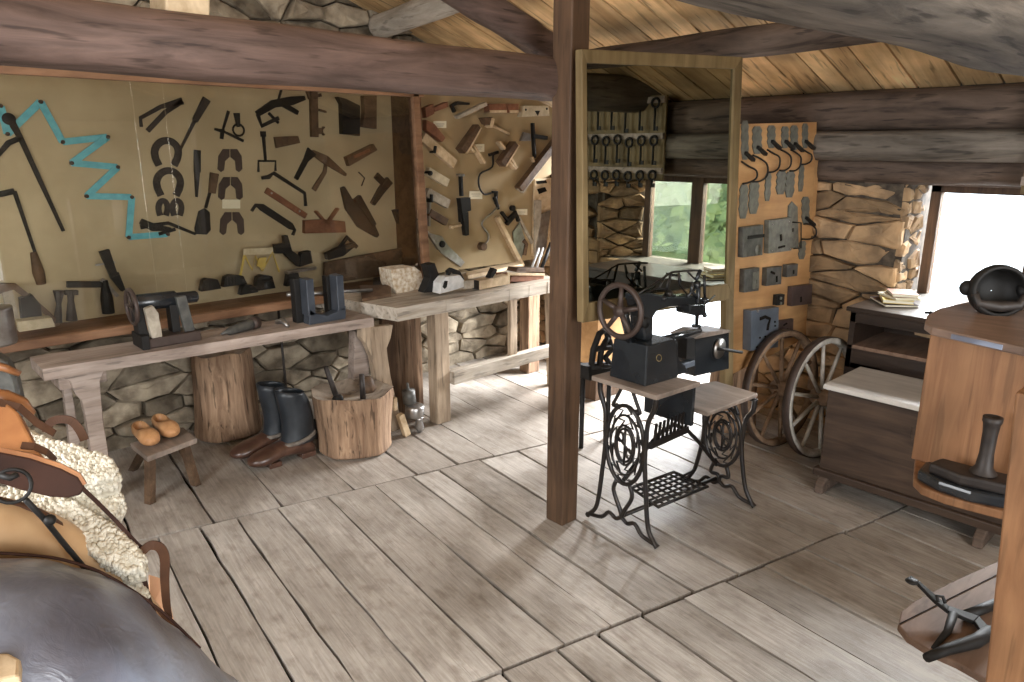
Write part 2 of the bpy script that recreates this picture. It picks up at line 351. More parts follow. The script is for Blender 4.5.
        if stuff: o['kind'] = 'stuff'
        return o
def tag(o, label, cat, group=None):
    o['label'] = label; o['category'] = cat
    if group: o['group'] = group
    return o
def thing(name, label, cat, loc, group=None):
    o = bpy.data.objects.new(name, None); C.objects.link(o); o.empty_display_size = .05
    o.location = Vector(loc); WORIG[o.name] = Vector(loc); return tag(o, label, cat, group)
def struct(o): o['kind'] = 'structure'; return o
def P(fn, pts, *a): return [fn(x, y, *a) for x, y in pts]
def circ(c, r, nrm, n=20, a0=0, a1=360, sq=1.0, up=(0, 0, 1)):
    c = Vector(c); nrm = Vector(nrm).normalized(); v = (Vector(up) - nrm * Vector(up).dot(nrm)).normalized(); u = v.cross(nrm)
    full = abs(a1 - a0) >= 360
    return [c + u * (r * sq * math.cos(R_(a0 + (a1 - a0) * i / (n if full else n - 1)))) + v * (r * math.sin(R_(a0 + (a1 - a0) * i / (n if full else n - 1)))) for i in range(n)]

# ================================================================ THE ROOM
XW, YW = 4.42, 4.46            # inner faces of the side and back walls
ZC = lambda x: 2.02 + .35 * (XW - x)   # sloping underside of the roof boards

# --- floor: three bands of old boards between two cross seams
sang = R_(-12.6); bang = R_(-97)
SU = Vector((math.cos(sang), math.sin(sang), 0)); BV = Vector((-math.cos(bang), -math.sin(bang), 0))
def band(m, S0, L, cuts, S1=None, L2=None):
    """boards starting on the seam S0 + SU*t and running away along BV for L (a seam of its own far end)"""
    for i in range(len(cuts) - 1):
        a, b = cuts[i], cuts[i + 1]; m.tone = rnd.random(); g = rnd.choice((.0035, .0045, .0055, .007, .010))
        nseg = 9; k = []
        j0 = rnd.uniform(-.004, .004); j1 = rnd.uniform(-.004, .004); dz = rnd.uniform(-.004, .0)
        wob = [rnd.uniform(-.0045, .0045) for _ in range(nseg + 1)]; wob2 = [rnd.uniform(-.0045, .0045) for _ in range(nseg + 1)]
        e0 = rnd.uniform(.002, .012); e1 = rnd.uniform(.002, .012)
        for s_ in range(nseg + 1):
            t = e0 + (L - e0 - e1) * s_ / nseg
            pa = S0 + SU * (a + g + wob[s_]) + BV * t; pb = S0 + SU * (b - g + wob2[s_]) + BV * t
            k.append((pa, pb))
        vs = []
        for pa, pb in k: vs += [pa + Vector((0, 0, dz)), pb + Vector((0, 0, dz)), pa + Vector((0, 0, -.03)), pb + Vector((0, 0, -.03))]
        fs = []
        for q in range(nseg):
            o = q * 4; fs += [(o, o + 1, o + 5, o + 4), (o + 2, o, o + 4, o + 6), (o + 1, o + 3, o + 7, o + 5)]
        fs += [(0, 2, 3, 1), (nseg * 4, nseg * 4 + 1, nseg * 4 + 3, nseg * 4 + 2)]
        m.add(vs, fs)
def cuts(t0, t1, lo, hi):
    c = [t0]
    while c[-1] < t1: c.append(c[-1] + rnd.uniform(lo, hi))
    return c
m = MB()
S1 = Vector((.99, 3.2, 0)); S2 = Vector((1.22, 1.67, 0))
# cuts measured along the seam that crosses the room in front of the boots
c1 = [-2.6, -2.35, -2.1, -1.84, -1.6, -1.33, -1.1, -.84, -.60, -.42, -.18, .0]
c1 += [.165, .355, .60, .85, 1.06, 1.21, 1.47, 1.72, 1.98, 2.2, 2.42, 2.68, 2.9, 3.15, 3.4, 3.7]
band(m, S1 - BV * 1.55, 1.55, c1)
band(m, S1, 1.55, cuts(-2.6, 3.9, .2, .36)); band(m, S1 + BV * 1.55, 1.6, cuts(-2.6, 4.0, .2, .3))
band(m, S1 - BV * 3.1, 1.55, cuts(-2.9, 3.9, .17, .27)); band(m, S1 - BV * 4.7, 1.6, cuts(-3, 4, .2, .3)); band(m, S1 - BV * 6.3, 1.6, cuts(-3, 4, .2, .3))
# splinters and a split at the board ends, a knot hole
fl = struct(m.build('floor', 'floorwood'))
struct(MB().box(-1.6, 5.1, -2.7, 4.9, -.12, -.034).build('floor_underlay', 'darkgap')); 
bpy.data.objects['floor_underlay'].name = 'floor.001'

# --- dry-stone walls: every stone a rough block, all of one wall in one mesh
def clip(poly, px, py, nx, ny):
    out = []; n = len(poly)
    for i in range(n):
        a, b = poly[i], poly[(i + 1) % n]; da = (a[0] - px) * nx + (a[1] - py) * ny; db = (b[0] - px) * nx + (b[1] - py) * ny
        if da <= 0: out.append(a)
        if (da < 0 < db) or (db < 0 < da):
            t = da / (da - db); out.append((a[0] + (b[0] - a[0]) * t, a[1] + (b[1] - a[1]) * t))
    return out
def stonewall(name, O, U, Nn, W, z0, z1, mat, holes=(), hmin=.06, hmax=.14, lmin=.13, lmax=.38, prot=.05, seed=1, K=.42):
    r = random.Random(seed); m = MB(); O, U, Nn = Vector(O), Vector(U), Vector(Nn); Z = Vector((0, 0, 1)); z = z0
    seeds = []
    while z < z1 + .02:
        h = r.uniform(hmin, hmax); u = -r.uniform(0, lmax)
        while u < W + .1:
            l = r.uniform(lmin, lmax); seeds.append((u + l / 2, z + h / 2 + r.uniform(-.38, .38) * h)); u += l
        z += h
    for (su, sz) in seeds:
        if not (0 < su < W and z0 < sz < z1) or any(a < su < b and c < sz < d for a, b, c, d in holes): continue
        poly = [(max(0, su - lmax), max(z0, sz - hmax * 1.6)), (min(W, su + lmax), max(z0, sz - hmax * 1.6)), (min(W, su + lmax), min(z1, sz + hmax * 1.6)), (max(0, su - lmax), min(z1, sz + hmax * 1.6))]
        for (ou, oz) in seeds:
            if (ou == su and oz == sz) or abs(ou - su) > lmax * 2 or abs(oz - sz) > hmax * 3: continue
            dx, dy = (ou - su) * K, oz - sz                      # anisotropic distance keeps the courses flat
            mx, my = (su + ou) / 2, (sz + oz) / 2
            poly = clip(poly, mx, my, dx * K, dy)
            if len(poly) < 3: break
        for a, b, c, d in holes:
            if len(poly) < 3: break
            sep = [(a - su, (a, 0, 1, 0)), (su - b, (b, 0, -1, 0)), (c - sz, (0, c, 0, 1)), (sz - d, (0, d, 0, -1))]
            if a - .4 < su < b + .4 and c - .3 < sz < d + .3: q = max(sep)[1]; poly = clip(poly, *q)
        if len(poly) < 3: continue
        cx = sum(p[0] for p in poly) / len(poly); cy = sum(p[1] for p in poly) / len(poly)
        # subdivide and roughen the outline
        pp = []
        for i in range(len(poly)):
            a, b = poly[i], poly[(i + 1) % len(poly)]; L = math.hypot(b[0] - a[0], b[1] - a[1]); k = max(1, int(L / .06))
            for q in range(k): t = q / k; pp.append((a[0] + (b[0] - a[0]) * t, a[1] + (b[1] - a[1]) * t))
        g = r.uniform(.003, .008); m.tone = r.random(); p = r.uniform(.05, 1) * prot; tx, ty = r.uniform(-.12, .12), r.uniform(-.2, .2)
        def ins(q, d, j):
            L = math.hypot(q[0] - cx, q[1] - cy) or 1; f = max(.2, 1 - d / L); return (cx + (q[0] - cx) * f + r.uniform(-j, j), cy + (q[1] - cy) * f + r.uniform(-j, j))
        P3 = lambda q, h: O + U * q[0] + Z * q[1] + Nn * h
        n = len(pp); A = [ins(q, g, .003) for q in pp]; B = [ins(q, g + .010, .005) for q in pp]; D2 = [ins(q, g + .035, .008) for q in pp]
        hh = lambda q, e: p + tx * (q[0] - cx) + ty * (q[1] - cy) + e
        vs = [P3(q, -.03) for q in A] + [P3(q, hh(q, -.016)) for q in A] + [P3(q, hh(q, r.uniform(-.006, .001))) for q in B] + [P3(q, hh(q, r.uniform(-.006, .006))) for q in D2] + [P3((cx, cy), p + r.uniform(-.002, .006))]
        fs = [(i + k * n, (i + 1) % n + k * n, n + (i + 1) % n + k * n, n + i + k * n) for i in range(n) for k in (0, 1, 2)] + [(3 * n + i, 3 * n + (i + 1) % n, 4 * n) for i in range(n)]
        m.add(vs, fs)
    # mortar and core behind the stones
    m2 = MB(); us = sorted({0, W, *[a for a, *_ in holes], *[b for _, b, *_ in holes]}); zs = sorted({z0, z1, *[h[2] for h in holes], *[h[3] for h in holes]})
    us = [u for u in us if 0 <= u <= W]; zs = [q for q in zs if z0 <= q <= z1]
    for i in range(len(us) - 1):
        for k in range(len(zs) - 1):
            cu, cz = (us[i] + us[i + 1]) / 2, (zs[k] + zs[k + 1]) / 2
            if any(a < cu < b and c < cz < d for a, b, c, d in holes): continue
            a, b = O + U * us[i], O + U * us[i + 1]; d = -Nn * .03; e = -Nn * .36
            m2.hexa([a + d + Z * zs[k], b + d + Z * zs[k], b + e + Z * zs[k], a + e + Z * zs[k], a + d + Z * zs[k + 1], b + d + Z * zs[k + 1], b + e + Z * zs[k + 1], a + e + Z * zs[k + 1]])
    w = struct(m2.build(name, 'mortar')); st = m.build('stonework', mat, w)
    return w
stonewall('wall_back', (-1.6, YW, 0), (1, 0, 0), (0, -1, 0), 6.1, -.02, 3.3, 'stone', prot=.06, seed=4, hmin=.07, hmax=.16, lmin=.12, lmax=.42)
WY0, WY1, WZ0, WZ1 = .22, 1.50, .86, 1.52         # the window opening
DY0, DY1, DZ1 = 2.55, 3.65, 1.35                  # the low doorway
H0 = -2.7
stonewall('wall_right', (XW, H0, 0), (0, 1, 0), (-1, 0, 0), 7.3, -.02, 1.5, 'stoneochre',
          holes=[(WY0 - H0, WY1 - H0, WZ0, 1.55), (DY0 - H0, DY1 - H0, -.1, DZ1)], prot=.06, seed=11, hmin=.06, hmax=.13, lmin=.22, lmax=.62, K=.3)
# stone reveal of the window (north cheek and sill)
stonewall('wall_reveal', (XW, WY1 + .0, 0), (1, 0, 0), (0, -1, 0), .3, .5, 1.5, 'stoneochre', prot=.02, seed=5, lmin=.1, lmax=.2)
bpy.data.objects['wall_reveal'].name = 'wall_right.001'
cu_ = Vector((4.74 - XW, .20, 0)).normalized()
stonewall('wall_right', (XW - .02, WY0 - .02, 0), cu_, Vector((-cu_.y, cu_.x, 0)), .44, .5, 1.52, 'stoneochre', prot=.02, seed=6, lmin=.1, lmax=.25)
struct(MB().box(XW + .03, XW + .36, -2.6, 3.9, 1.50, 2.04).build('wall_right', 'mortar'))
struct(MB().box(XW, XW + .34, WY0, WY1, .80, .855).build('wall_sill', 'stoneochre')); bpy.data.objects['wall_sill'].name = 'wall_right.002'
m = MB(); m.box(-1.62, -1.42, -2.7, .95, 0, 4.0); m.box(-1.62, -1.42, 2.25, 4.8, 0, 4.0); m.box(-1.62, -1.42, .95, 2.25, 0, 1.15); m.box(-1.62, -1.42, .95, 2.25, 2.25, 4.0)
struct(m.build('wall_left', 'stone'))
m = MB(); m.box(-1.6, -1.2, -2.9, -2.7, 0, 4.0); m.box(1.45, 4.8, -2.9, -2.7, 0, 4); m.box(-1.2, 1.45, -2.9, -2.7, 2.65, 4)  # wide gap left for the added fill lamp
struct(m.build('wall_front', 'stone'))

# --- roof boards on the slope
m = MB(); y = -2.9
while y < 4.9:
    w = rnd.uniform(.12, .21); m.tone = rnd.random(); g = .006; dz = rnd.uniform(0, .006)
    xa, xb = -1.6, 5.0; sk = .0
    m.hexa([(xa, y + g, ZC(xa) + dz), (xb, y + g, ZC(xb) + dz), (xb, y + w - g, ZC(xb) + dz), (xa, y + w - g, ZC(xa) + dz),
            (xa, y + g, ZC(xa) + .03), (xb, y + g, ZC(xb) + .03), (xb, y + w - g, ZC(xb) + .03), (xa, y + w - g, ZC(xa) + .03)])
    y += w
struct(m.build('ceiling', 'roofboard'))
struct(MB().prism([(-1.6, -2.9, ZC(-1.6) + .035), (5, -2.9, ZC(5) + .035), (5, 4.9, ZC(5) + .035), (-1.6, 4.9, ZC(-1.6) + .035)], (0, 0, .06)).build('ceiling_slates', 'darkgap'))
bpy.data.objects['ceiling_slates'].name = 'ceiling.001'

def roughbeam(name, p0, p1, w, h, mat, seg=14, jit=.012, seed=1, round_=False, sag=0):
    r = random.Random(seed); p0, p1 = Vector(p0), Vector(p1); d = (p1 - p0).normalized(); sd = d.cross(Vector((0, 0, 1))).normalized(); up = sd.cross(d)
    rings = []; nk = 12 if round_ else 12
    ks = sorted([.02, .04] + list(range(seg + 1)) + [seg - .02, seg - .04]); seg0 = seg
    for i in ks:
        c = p0.lerp(p1, i / seg0) + up * (sag * math.sin(math.pi * i / seg0)) + sd * r.uniform(-jit, jit) + up * r.uniform(-jit, jit) * .6
        ring = []
        for k in range(nk):
            t = 2 * math.pi * k / nk + (math.pi / 8 if not round_ else 0); ct, st = math.cos(t), math.sin(t)
            q = 1 if round_ else (abs(ct) ** 10 + abs(st) ** 10) ** (-1 / 10)
            ring.append(c + sd * (ct * q * w / 2) + up * (st * q * h / 2) + (sd * r.uniform(-jit, jit) + up * r.uniform(-jit, jit)) * .5)
        rings.append(ring)
    m = MB(); vs = [v for g in rings for v in g]; fs = []; seg = len(rings) - 1
    for i in range(seg):
        for k in range(nk): fs.append((i * nk + k, i * nk + (k + 1) % nk, (i + 1) * nk + (k + 1) % nk, (i + 1) * nk + k))
    fs += [tuple(range(nk))[::-1], tuple(seg * nk + k for k in range(nk))]
    m.add(vs, fs, True); o = m.build(name, mat, sub=1)
    return o
b = tag(roughbeam('tie_beam', (-1.42, 2.22, 1.985), (2.255, 2.2, 1.965), .2, .168, 'beamwood', jit=.014, seed=3), 'thick reddish brown hewn beam running left from the central post', 'beam')
tag(roughbeam('tie_beam', (.9, .66, 2.045), (4.42, .65, 2.055), .31, .24, 'beamgrey', jit=.015, seed=8), 'wide grey weathered beam overhead at the top right corner', 'beam')
tag(roughbeam('purlin', (2.865, 4.38, 2.467), (2.50, 1.0, 2.595), .17, .16, 'loggrey', round_=True, jit=.012, seed=5), 'pale grey round log under the roof boards, top centre', 'beam')
tag(roughbeam('purlin', (3.5, 3.2, 2.19), (3.46, -.4, 2.24), .17, .15, 'beamdark', round_=True, jit=.014, seed=6), 'dark round log under the roof boards above the framed mirror', 'beam')
tag(roughbeam('rafter', (1.35, 2.42, 2.50), (2.50, 2.42, 2.12), .10, .13, 'beamwood', jit=.01, seed=9), 'brown sloping rafter meeting the top of the central post', 'beam')
for i, (x, z, w, h, sd, lb, mt) in enumerate(((4.42, 1.90, .24, .22, 21, 'topmost dark log of the three laid along the top of the right wall', 'beamdark'),
        (4.36, 1.715, .28, .17, 22, 'middle grey topped log along the right wall above the window', 'greydark'),
        (4.45, 1.575, .2, .14, 23, 'lowest dark log of the right wall, over the window opening', 'beamdark'))):
    o = roughbeam('wall_log', (x, -2.6, z), (x, 3.9, z), w, h, mt, seg=26, jit=.012, seed=sd); tag(o, lb, 'beam')
    o.data.materials[0] = MATS['logdark'] if 'logdark' in MATS else o.data.materials[0]
tag(MB().prism(P(aty, [(165, -30), (211, -30), (210, 22), (166, 14)], 2.25), (0, .14, 0)).build('wood_block', 'palewood', bevel=.006), 'pale split wood block standing on the big brown beam, top left', 'wood block')
# --- central post
pm = MB(); x0, x1, y0, y1 = 2.222, 2.325, 2.05, 2.155
pm.hexa([(x0, y0, -.0), (x1, y0, 0), (x1, y1, 0), (x0, y1, 0), (x0 - .02, y0 - .02, ZC(2.3) - .0), (x1 - .02, y0 - .02, ZC(2.38)), (x1 - .02, y1 - .02, ZC(2.38)), (x0 - .02, y1 - .02, ZC(2.3))])
tag(pm.build('wooden_post', 'postwood', bevel=.006), 'tall brown square wooden post in the middle of the room', 'post')

# --- window with frame, mullion, panes
wi = MB(); X = 4.68; Yl, Yr, zb, zt = .43, 1.47, .80, 1.505
t = .055
wi.box(X, X + .06, Yl, Yr, zb, zb + t); wi.box(X, X + .06, Yl, Yr, zt - t, zt); wi.box(X, X + .06, Yr - t, Yr, zb, zt); wi.box(X, X + .06, Yl, Yl + t, zb, zt)
wi.box(X - .01, X + .05, .86, .96, zb, zt)
wo_ = struct(wi.build('window_1', 'framewood2' if 'framewood2' in MATS else 'postwood', bevel=.004))
for ya_, yb_ in ((Yl + t, .86), (.96, Yr - t)): MB().box(X + .025, X + .03, ya_, yb_, zb + t, zt - t).build('window_pane', 'clearglass', wo_)
struct(MB().box(XW + .0, XW + .3, .1, 1.75, 1.50, 1.6).build('trim_1', 'beamdark', bevel=.005))
# --- low doorway with an open plank leaf
dj = MB(); dj.box(XW + .05, XW + .15, DY0 - .06, DY0 + .03, 0, DZ1); dj.box(XW + .05, XW + .15, DY1 - .03, DY1 + .06, 0, DZ1); dj.box(XW + .05, XW + .15, DY0, DY1, DZ1 - .08, DZ1)
struct(dj.build('door_1', 'postwood', bevel=.004))
# --- outdoors: bank, hillside with trees seen through the window by way of the mirror
struct(MB().prism([(7, -1.5, -6), (9, -40, -6), (40, -60, -5), (40, -8, -5)], (0, 0, .1)).build('terrain', 'ground'))
def tree(c, rx, rz, seed, label):
    r = random.Random(seed); m = MB(); c = Vector(c)
    for i in range(2600):
        d = Vector((r.gauss(0, 1), r.gauss(0, 1), r.gauss(0, 1))).normalized(); q = r.uniform(.72, 1.05)
        p = c + Vector((d.x * rx * q, d.y * rx * q, d.z * rz * q)); s = r.uniform(.10, .22); m.tone = r.random()
        a = Vector((r.gauss(0, 1), r.gauss(0, 1), r.gauss(0, 1))).normalized(); b2 = a.orthogonal().normalized()
        m.add([p + a * s, p + b2 * s * .6, p - a * s, p - b2 * s * .6], [(0, 1, 2, 3)])
    m.tone = .3
    m.ball(c, (rx * .78, rx * .78, rz * .78), 14, 10, .08)
    root = thing('tree', label, 'tree', (c.x, c.y, -6), 'trees outside the window'); m.build('crown', 'leaf', root)
    MB().tube([(c.x, c.y, -6), (c.x + .2, c.y, c.z - rz * .6)], [.35, .2]).build('trunk', 'toolbrown', root)
k = 0
for (tx, ty, tz, rx, rz) in ((13, -6.0, -1.9, 2.9, 3.8), (15.5, -12.2, -.9, 3.1, 4.6), (17.5, -5.5, -1.4, 2.6, 4.6), (24, -19, 1.0, 4.5, 6.5), (24, -9.6, 1.2, 4.0, 7.0), (19.5, -8.2, .2, 2.6, 5.2)):
    tree((tx, ty, tz), rx, rz, 40 + k, 'leafy green tree on the slope outside the window'); k += 1

# ================================================================ GLASS CASE ON THE BACK WALL
YG, YB = 4.10, 4.37
cs = thing('display_case', 'long glass-fronted display case with khaki back board on the left of the back wall', 'display case', (1.2, YB, .74))
MB().box(-1.38, 2.99, YB, YB + .02, .80, 2.16).build('back_panel', 'khaki', cs)
MB().hexa([(-1.38, YG - .05, .755), (2.99, YG - .05, .755), (2.99, YB, .755), (-1.38, YB, .755), (-1.38, YG - .05, .80), (2.99, YG - .05, .80), (2.99, YB, .80), (-1.38, YB, .80)]).build('sill', 'casewood', cs, bevel=.004)
MB().box(-1.38, 2.99, YG - .03, YG + .02, 2.02, 2.09).build('top_rail', 'casewood', cs, bevel=.004)
cpost = MB().hexa([(2.945, YG - .03, .80), (3.005, YG - .03, .80), (3.005, YG + .03, .80), (2.945, YG + .03, .80), (2.90, YG - .03, 2.10), (2.95, YG - .03, 2.1), (2.95, YG + .03, 2.1), (2.90, YG + .03, 2.1)])
cpost.build('corner_post', 'casewood', cs, bevel=.004)
MB().box(2.93, 2.95, YG, YB, .80, 2.1).build('side_panel', 'toolbrown', cs)
gx = [-1.38, aty(152, 250, YG).x, aty(182, 250, YG).x, 2.93]
for a, b2 in zip(gx[:-1], gx[1:]):
    MB().box(a + .002, b2 - .002, YG, YG + .004, .80, 2.03).build('glass_pane', 'caseglass', cs)

# ---- helper to hang flat things on a vertical board
class Board:
    def __init__(s, fn, val, nrm, px): s.fn = fn; s.val = val; s.n = Vector(nrm); s.px = px
    def p(s, x, y): return s.fn(x, y, s.val)
    def pts(s, q): return [s.p(*a) for a in q]
KB = Board(aty, YB, (0, -1, 0), .0064)
TB = Board(aty, 4.22, (0, -1, 0), .0072)
LB = Board(aty, 1.985, (0, -1, 0), .0058)
def shape(bd, kind, data, w, t, m, off=.002):
    if kind == 's':            # polyline bar: w in px
        ww = [a * bd.px for a in w] if isinstance(w, (list, tuple)) else w * bd.px
        m.strip(bd.pts(data), ww, bd.n, t, off=off)
    elif kind == 'p':          # solid outline
        m.prism([q + bd.n * off for q in bd.pts(data)], bd.n * t)
    elif kind == 't':          # round rod
        rr = [a * bd.px / 2 for a in w] if isinstance(w, (list, tuple)) else w * bd.px / 2
        (m.stube if len(data) > 3 else m.tube)([q + bd.n * (off + t / 2) for q in bd.pts(data)], rr)
    elif kind == 'r':          # ring: data=(cx,cy,r)
        m.tube(circ(bd.p(data[0], data[1]) + bd.n * (off + w * bd.px / 2), data[2] * bd.px, bd.n, 18), w * bd.px / 2, 6, closed=True)
    elif kind == 'd':          # disc
        m.lathe(bd.p(data[0], data[1]) + bd.n * off, bd.n, [(0, data[2] * bd.px), (t, data[2] * bd.px)], 16)
    elif kind == 'a':          # horseshoe arc: (cx, cy, rx, ry)
        cx, cy, rx, ry = data; q = []
        q.append((cx + rx * .62, cy + ry)); q.append((cx + rx * .9, cy + ry * .45))
        for i in range(13):
            a = R_(180 * i / 12); q.append((cx + rx * math.cos(a), cy - ry * math.sin(a)))
        q.append((cx - rx * .9, cy + ry * .45)); q.append((cx - rx * .62, cy + ry))
        m.strip(bd.pts(q), w * bd.px, bd.n, t, off=off)
def hung(bd, name, cat, label, mat, parts, group=None):
    """parts: list of (kind, data, width px, thickness m [, child name, child material])"""
    groups = {}
    for pr in parts:
        key = (pr[4], pr[5]) if len(pr) > 4 else None
        if key and key[0] in ('stem', 'hole', 'rivet', 'print'): key = key + (len(groups),)
        groups.setdefault(key, MB()); shape(bd, pr[0], pr[1], pr[2], pr[3], groups[key], off=pr[6] if len(pr) > 6 else .002)
    if len(groups) == 1 and None in groups:
        return tag(groups[None].build(name, mat, bevel=.0015), label, cat, group)
    main = groups.get(None)
    allv = [v for g in groups.values() for v in g.v]
    c = Vector((sum(v.x for v in allv) / len(allv), bd.val if bd.fn is aty else sum(v.y for v in allv) / len(allv), min(v.z for v in allv)))
    t = thing(name, label, cat, c, group)
    if main: main.build('body', mat, t, bevel=.0015)
    for k, g in groups.items():
        if k: g.build(k[0], k[1], t, bevel=.0015)
    return t

I = 'iron'
zz = [(-14, 150), (0, 106), (7, 134), (40, 102), (62, 142), (107, 137), (71, 163), (117, 167), (86, 196), (131, 197), (128, 237), (167, 234)]
m = MB(); rv = MB()
for i in range(len(zz) - 1):
    shape(KB, 's', [zz[i], zz[i + 1]], 5.2, .006, m, off=.004 + .007 * (i % 2))

t = thing('folding_rule', 'turquoise zigzag folding rule spread across the left of the khaki board', 'folding rule', KB.p(60, 237)); m.build('arm', 'turquoise', t)
for q in zz[1:]: rv = MB(); shape(KB, 'd', (q[0], q[1], 1.5), 0, .022, rv); rv.build('rivet', 'rust', t)
hung(KB, 'compass', 'compass', 'tall black iron compass with long straight legs at the far left of the glass case', I,
     [('s', [(8, 117), (20, 138), (63, 231)], [6, 4, 2.5], .015), ('s', [(20, 138), (8, 143), (-4, 157), (-14, 190)], [4, 4, 3, 2.5], .015), ('d', (8, 120), 0, .03)] [:2] + [('d', (8, 119, 4.5), 0, .025)])
hung(KB, 'auger', 'auger', 'thin iron rod tool with bent top and thick dark lower handle', I,
     [('s', [(-8, 193), (0, 194), (14, 191)], 4.5, .015), ('s', [(14, 191), (38, 262)], [3, 2.2], .012), ('t', [(33, 252), (38, 272), (41, 284)], [5, 9, 7], .02, 'handle', 'toolbrown')])
hung(KB, 'caliper', 'caliper', 'V-shaped iron caliper at the top above the horseshoes', 'ironsoft', [('s', [(147, 131), (165, 112), (182, 101)], 4, .012), ('s', [(141, 127), (140, 118), (160, 107), (182, 101)], [2.5, 3, 3.5, 6], .012)])
hung(KB, 'file', 'file', 'long slanting iron rasp with a broad handle beside the V-shaped caliper', 'ironsoft', [('s', [(206, 99), (194, 121)], [7, 5], .018), ('s', [(194, 121), (180, 149)], [3, 2], .012)])
hung(KB, 'iron_hook', 'hook', 'forked iron hook right of the slanting rasp', I, [('s', [(228, 111), (222, 131), (243, 141)], 2.6, .012), ('s', [(214, 129), (222, 131), (221, 139)], [2, 5, 3], .012)])
hung(KB, 'ring_key', 'tool', 'small iron tool ending in a round ring, near the forked hook', I, [('s', [(236, 113), (238, 127)], [6, 3], .012), ('r', (238, 130, 5.2), 2, .01)])
hs = [(166, 153, 12, 12.5, 6, 'upper of the two large dark horseshoes'), (168, 183, 12, 12.5, 6, 'lower of the two large dark horseshoes')]
for cx, cy, rx, ry, w, lb in hs: hung(KB, 'horseshoe', 'horseshoe', lb + ' on the khaki board', 'ironsoft', [('a', (cx, cy, rx, ry), w, .012)], 'large horseshoes')
for cx, lb in ((162.5, 'left'), (176.5, 'right')): hung(KB, 'pony_shoe', 'horseshoe', f'{lb} one of two small horseshoes side by side below the large ones', 'ironsoft', [('a', (cx, 208, 4.5, 7.5), 4.6, .012)], 'small horseshoes')
for cy, dx, lb in ((160, 0, 'top'), (188, .5, 'middle'), (223, 2, 'bottom')):
    for s_, sd in ((-1, 'left'), (1, 'right')):
        cx = 229.5 + dx
        q = [(0.6, -11), (7, -11), (11.5, -4), (12.3, 9), (9, 12), (6, 10), (5, 1), (0.6, -3)]
        hung(KB, 'ox_shoe', 'ox shoe', f'{sd} half plate of the {lb} pair of dark ox shoes', 'rust', [('p', [(cx + s_ * a, cy + b3) for a, b3 in q], 0, .01)], 'ox shoes')
m = hung(KB, 'label_card', 'label card', 'white label card between the lower ox shoe pairs', 'paper', [('p', [(222, 199.5), (240, 199.5), (240, 208.5), (222, 208.5)], 0, .003)])
hung(KB, 'chisel', 'chisel', 'narrow upright iron chisel beside the horseshoes', I, [('s', [(196.5, 150), (196.5, 172)], 5.5, .02), ('s', [(196.5, 172), (196, 197)], [5, 2], .012)])
hung(KB, 'hoof_knife', 'shovel', 'small iron shovel with long neck and rectangular blade', I, [('s', [(205, 208), (210, 190)], 2.6, .012), ('s', [(213.5, 173), (211, 193)], [7.5, 6], .022, 'handle', 'toolbrown'), ('p', [(198, 211), (204, 208), (209, 212), (210, 230), (206, 234.5), (195, 234), (194, 228)], 0, .012, 'blade', I)])
hung(KB, 'pincers', 'pincers', 'dark lying iron pincers left of the small shovel blade', I, [('s', [(140, 221), (152, 227), (170, 229)], [5, 7, 3], .02), ('s', [(140, 227), (152, 225), (168, 223), (195, 234)], [4, 3, 3, 2.5], .014), ('s', [(158, 234), (175, 229)], 3, .01)])
hung(KB, 'branding_iron', 'branding iron', 'iron fork with a wide square U-shaped end', I, [('s', [(263, 136), (265, 161)], [3, 2.5], .01), ('s', [(258, 172), (258, 161), (275, 161), (275, 171)], 2, .01), ('s', [(260, 134), (265, 134)], 5, .015)])
hung(KB, 'iron_bar', 'bar', 'thin iron crank bar with two bends, above the red strap', I, [('s', [(261, 178), (268, 177), (273, 173), (304, 193), (305, 206)], [3, 4, 3.5, 3, 3], .014)])
hung(KB, 'hoof_parer', 'tool', 'straight reddish wooden parer with pale rivets', 'redwood', [('s', [(265, 190), (305, 216)], [6, 5.5], .02), ('d', (270, 193, 1), 0, .024, 'rivet', 'steel'), ('d', (298, 211, 1), 0, .024, 'rivet', 'steel')])
hung(KB, 'drawknife', 'drawknife', 'dark curved drawknife with a hooked left end', I, [('s', [(251, 211), (255, 205), (261, 207), (290, 226), (294, 230), (292, 235)], [2.5, 3, 7, 7, 3, 3], .014)])
hung(KB, 'leather_punch', 'tool', 'short brown wooden grip below the cluttered iron vice', 'toolbrown', [('p', [(273, 137), (296, 136), (298, 143), (275, 148)], 0, .03)])
hung(KB, 'vice', 'vice', 'dark iron hand vice with crossed jaws, top centre of the case', I, [('s', [(256, 114), (272, 104), (290, 101), (303, 98)], [5, 7, 8, 4], .03), ('s', [(257, 114), (261, 126), (278, 118)], 3.5, .015), ('s', [(280, 103), (297, 113)], [5, 4], .02), ('s', [(278, 100), (281, 89)], 2, .01), ('s', [(268, 113), (278, 123)], 2.5, .012)])
hung(KB, 'carpenters_axe', 'axe', 'dark broad axe head with crossed brown handles', I, [('s', [(295, 179), (305, 160), (311, 151)], [4, 5, 11], .02), ('s', [(311, 152), (325, 160), (345, 175)], [5, 9, 3], .018, 'handle', 'toolbrown'), ('s', [(313, 190), (324, 172), (326, 158)], [5, 4, 3], .014, 'handle', 'toolbrown')])
hung(KB, 'clamp', 'clamp', 'upright dark wooden clamp with small cog', 'toolbrown', [('s', [(312, 92), (313, 137)], 7.5, .03), ('s', [(306, 90), (308, 98), (320, 95)], 3, .02), ('s', [(318, 110), (325, 112)], 2, .02), ('d', (319, 131, 3), 0, .02), ('s', [(315, 127), (323, 135)], 1.5, .024), ('s', [(315, 135), (323, 127)], 1.5, .024)])
hung(KB, 'moulding_plane', 'plane', 'tall near-black wooden block plane, larger of two at the top right of the case', I, [('p', [(334, 97), (342, 99), (356, 106), (356, 136), (339, 134), (338, 104)], 0, .05)])
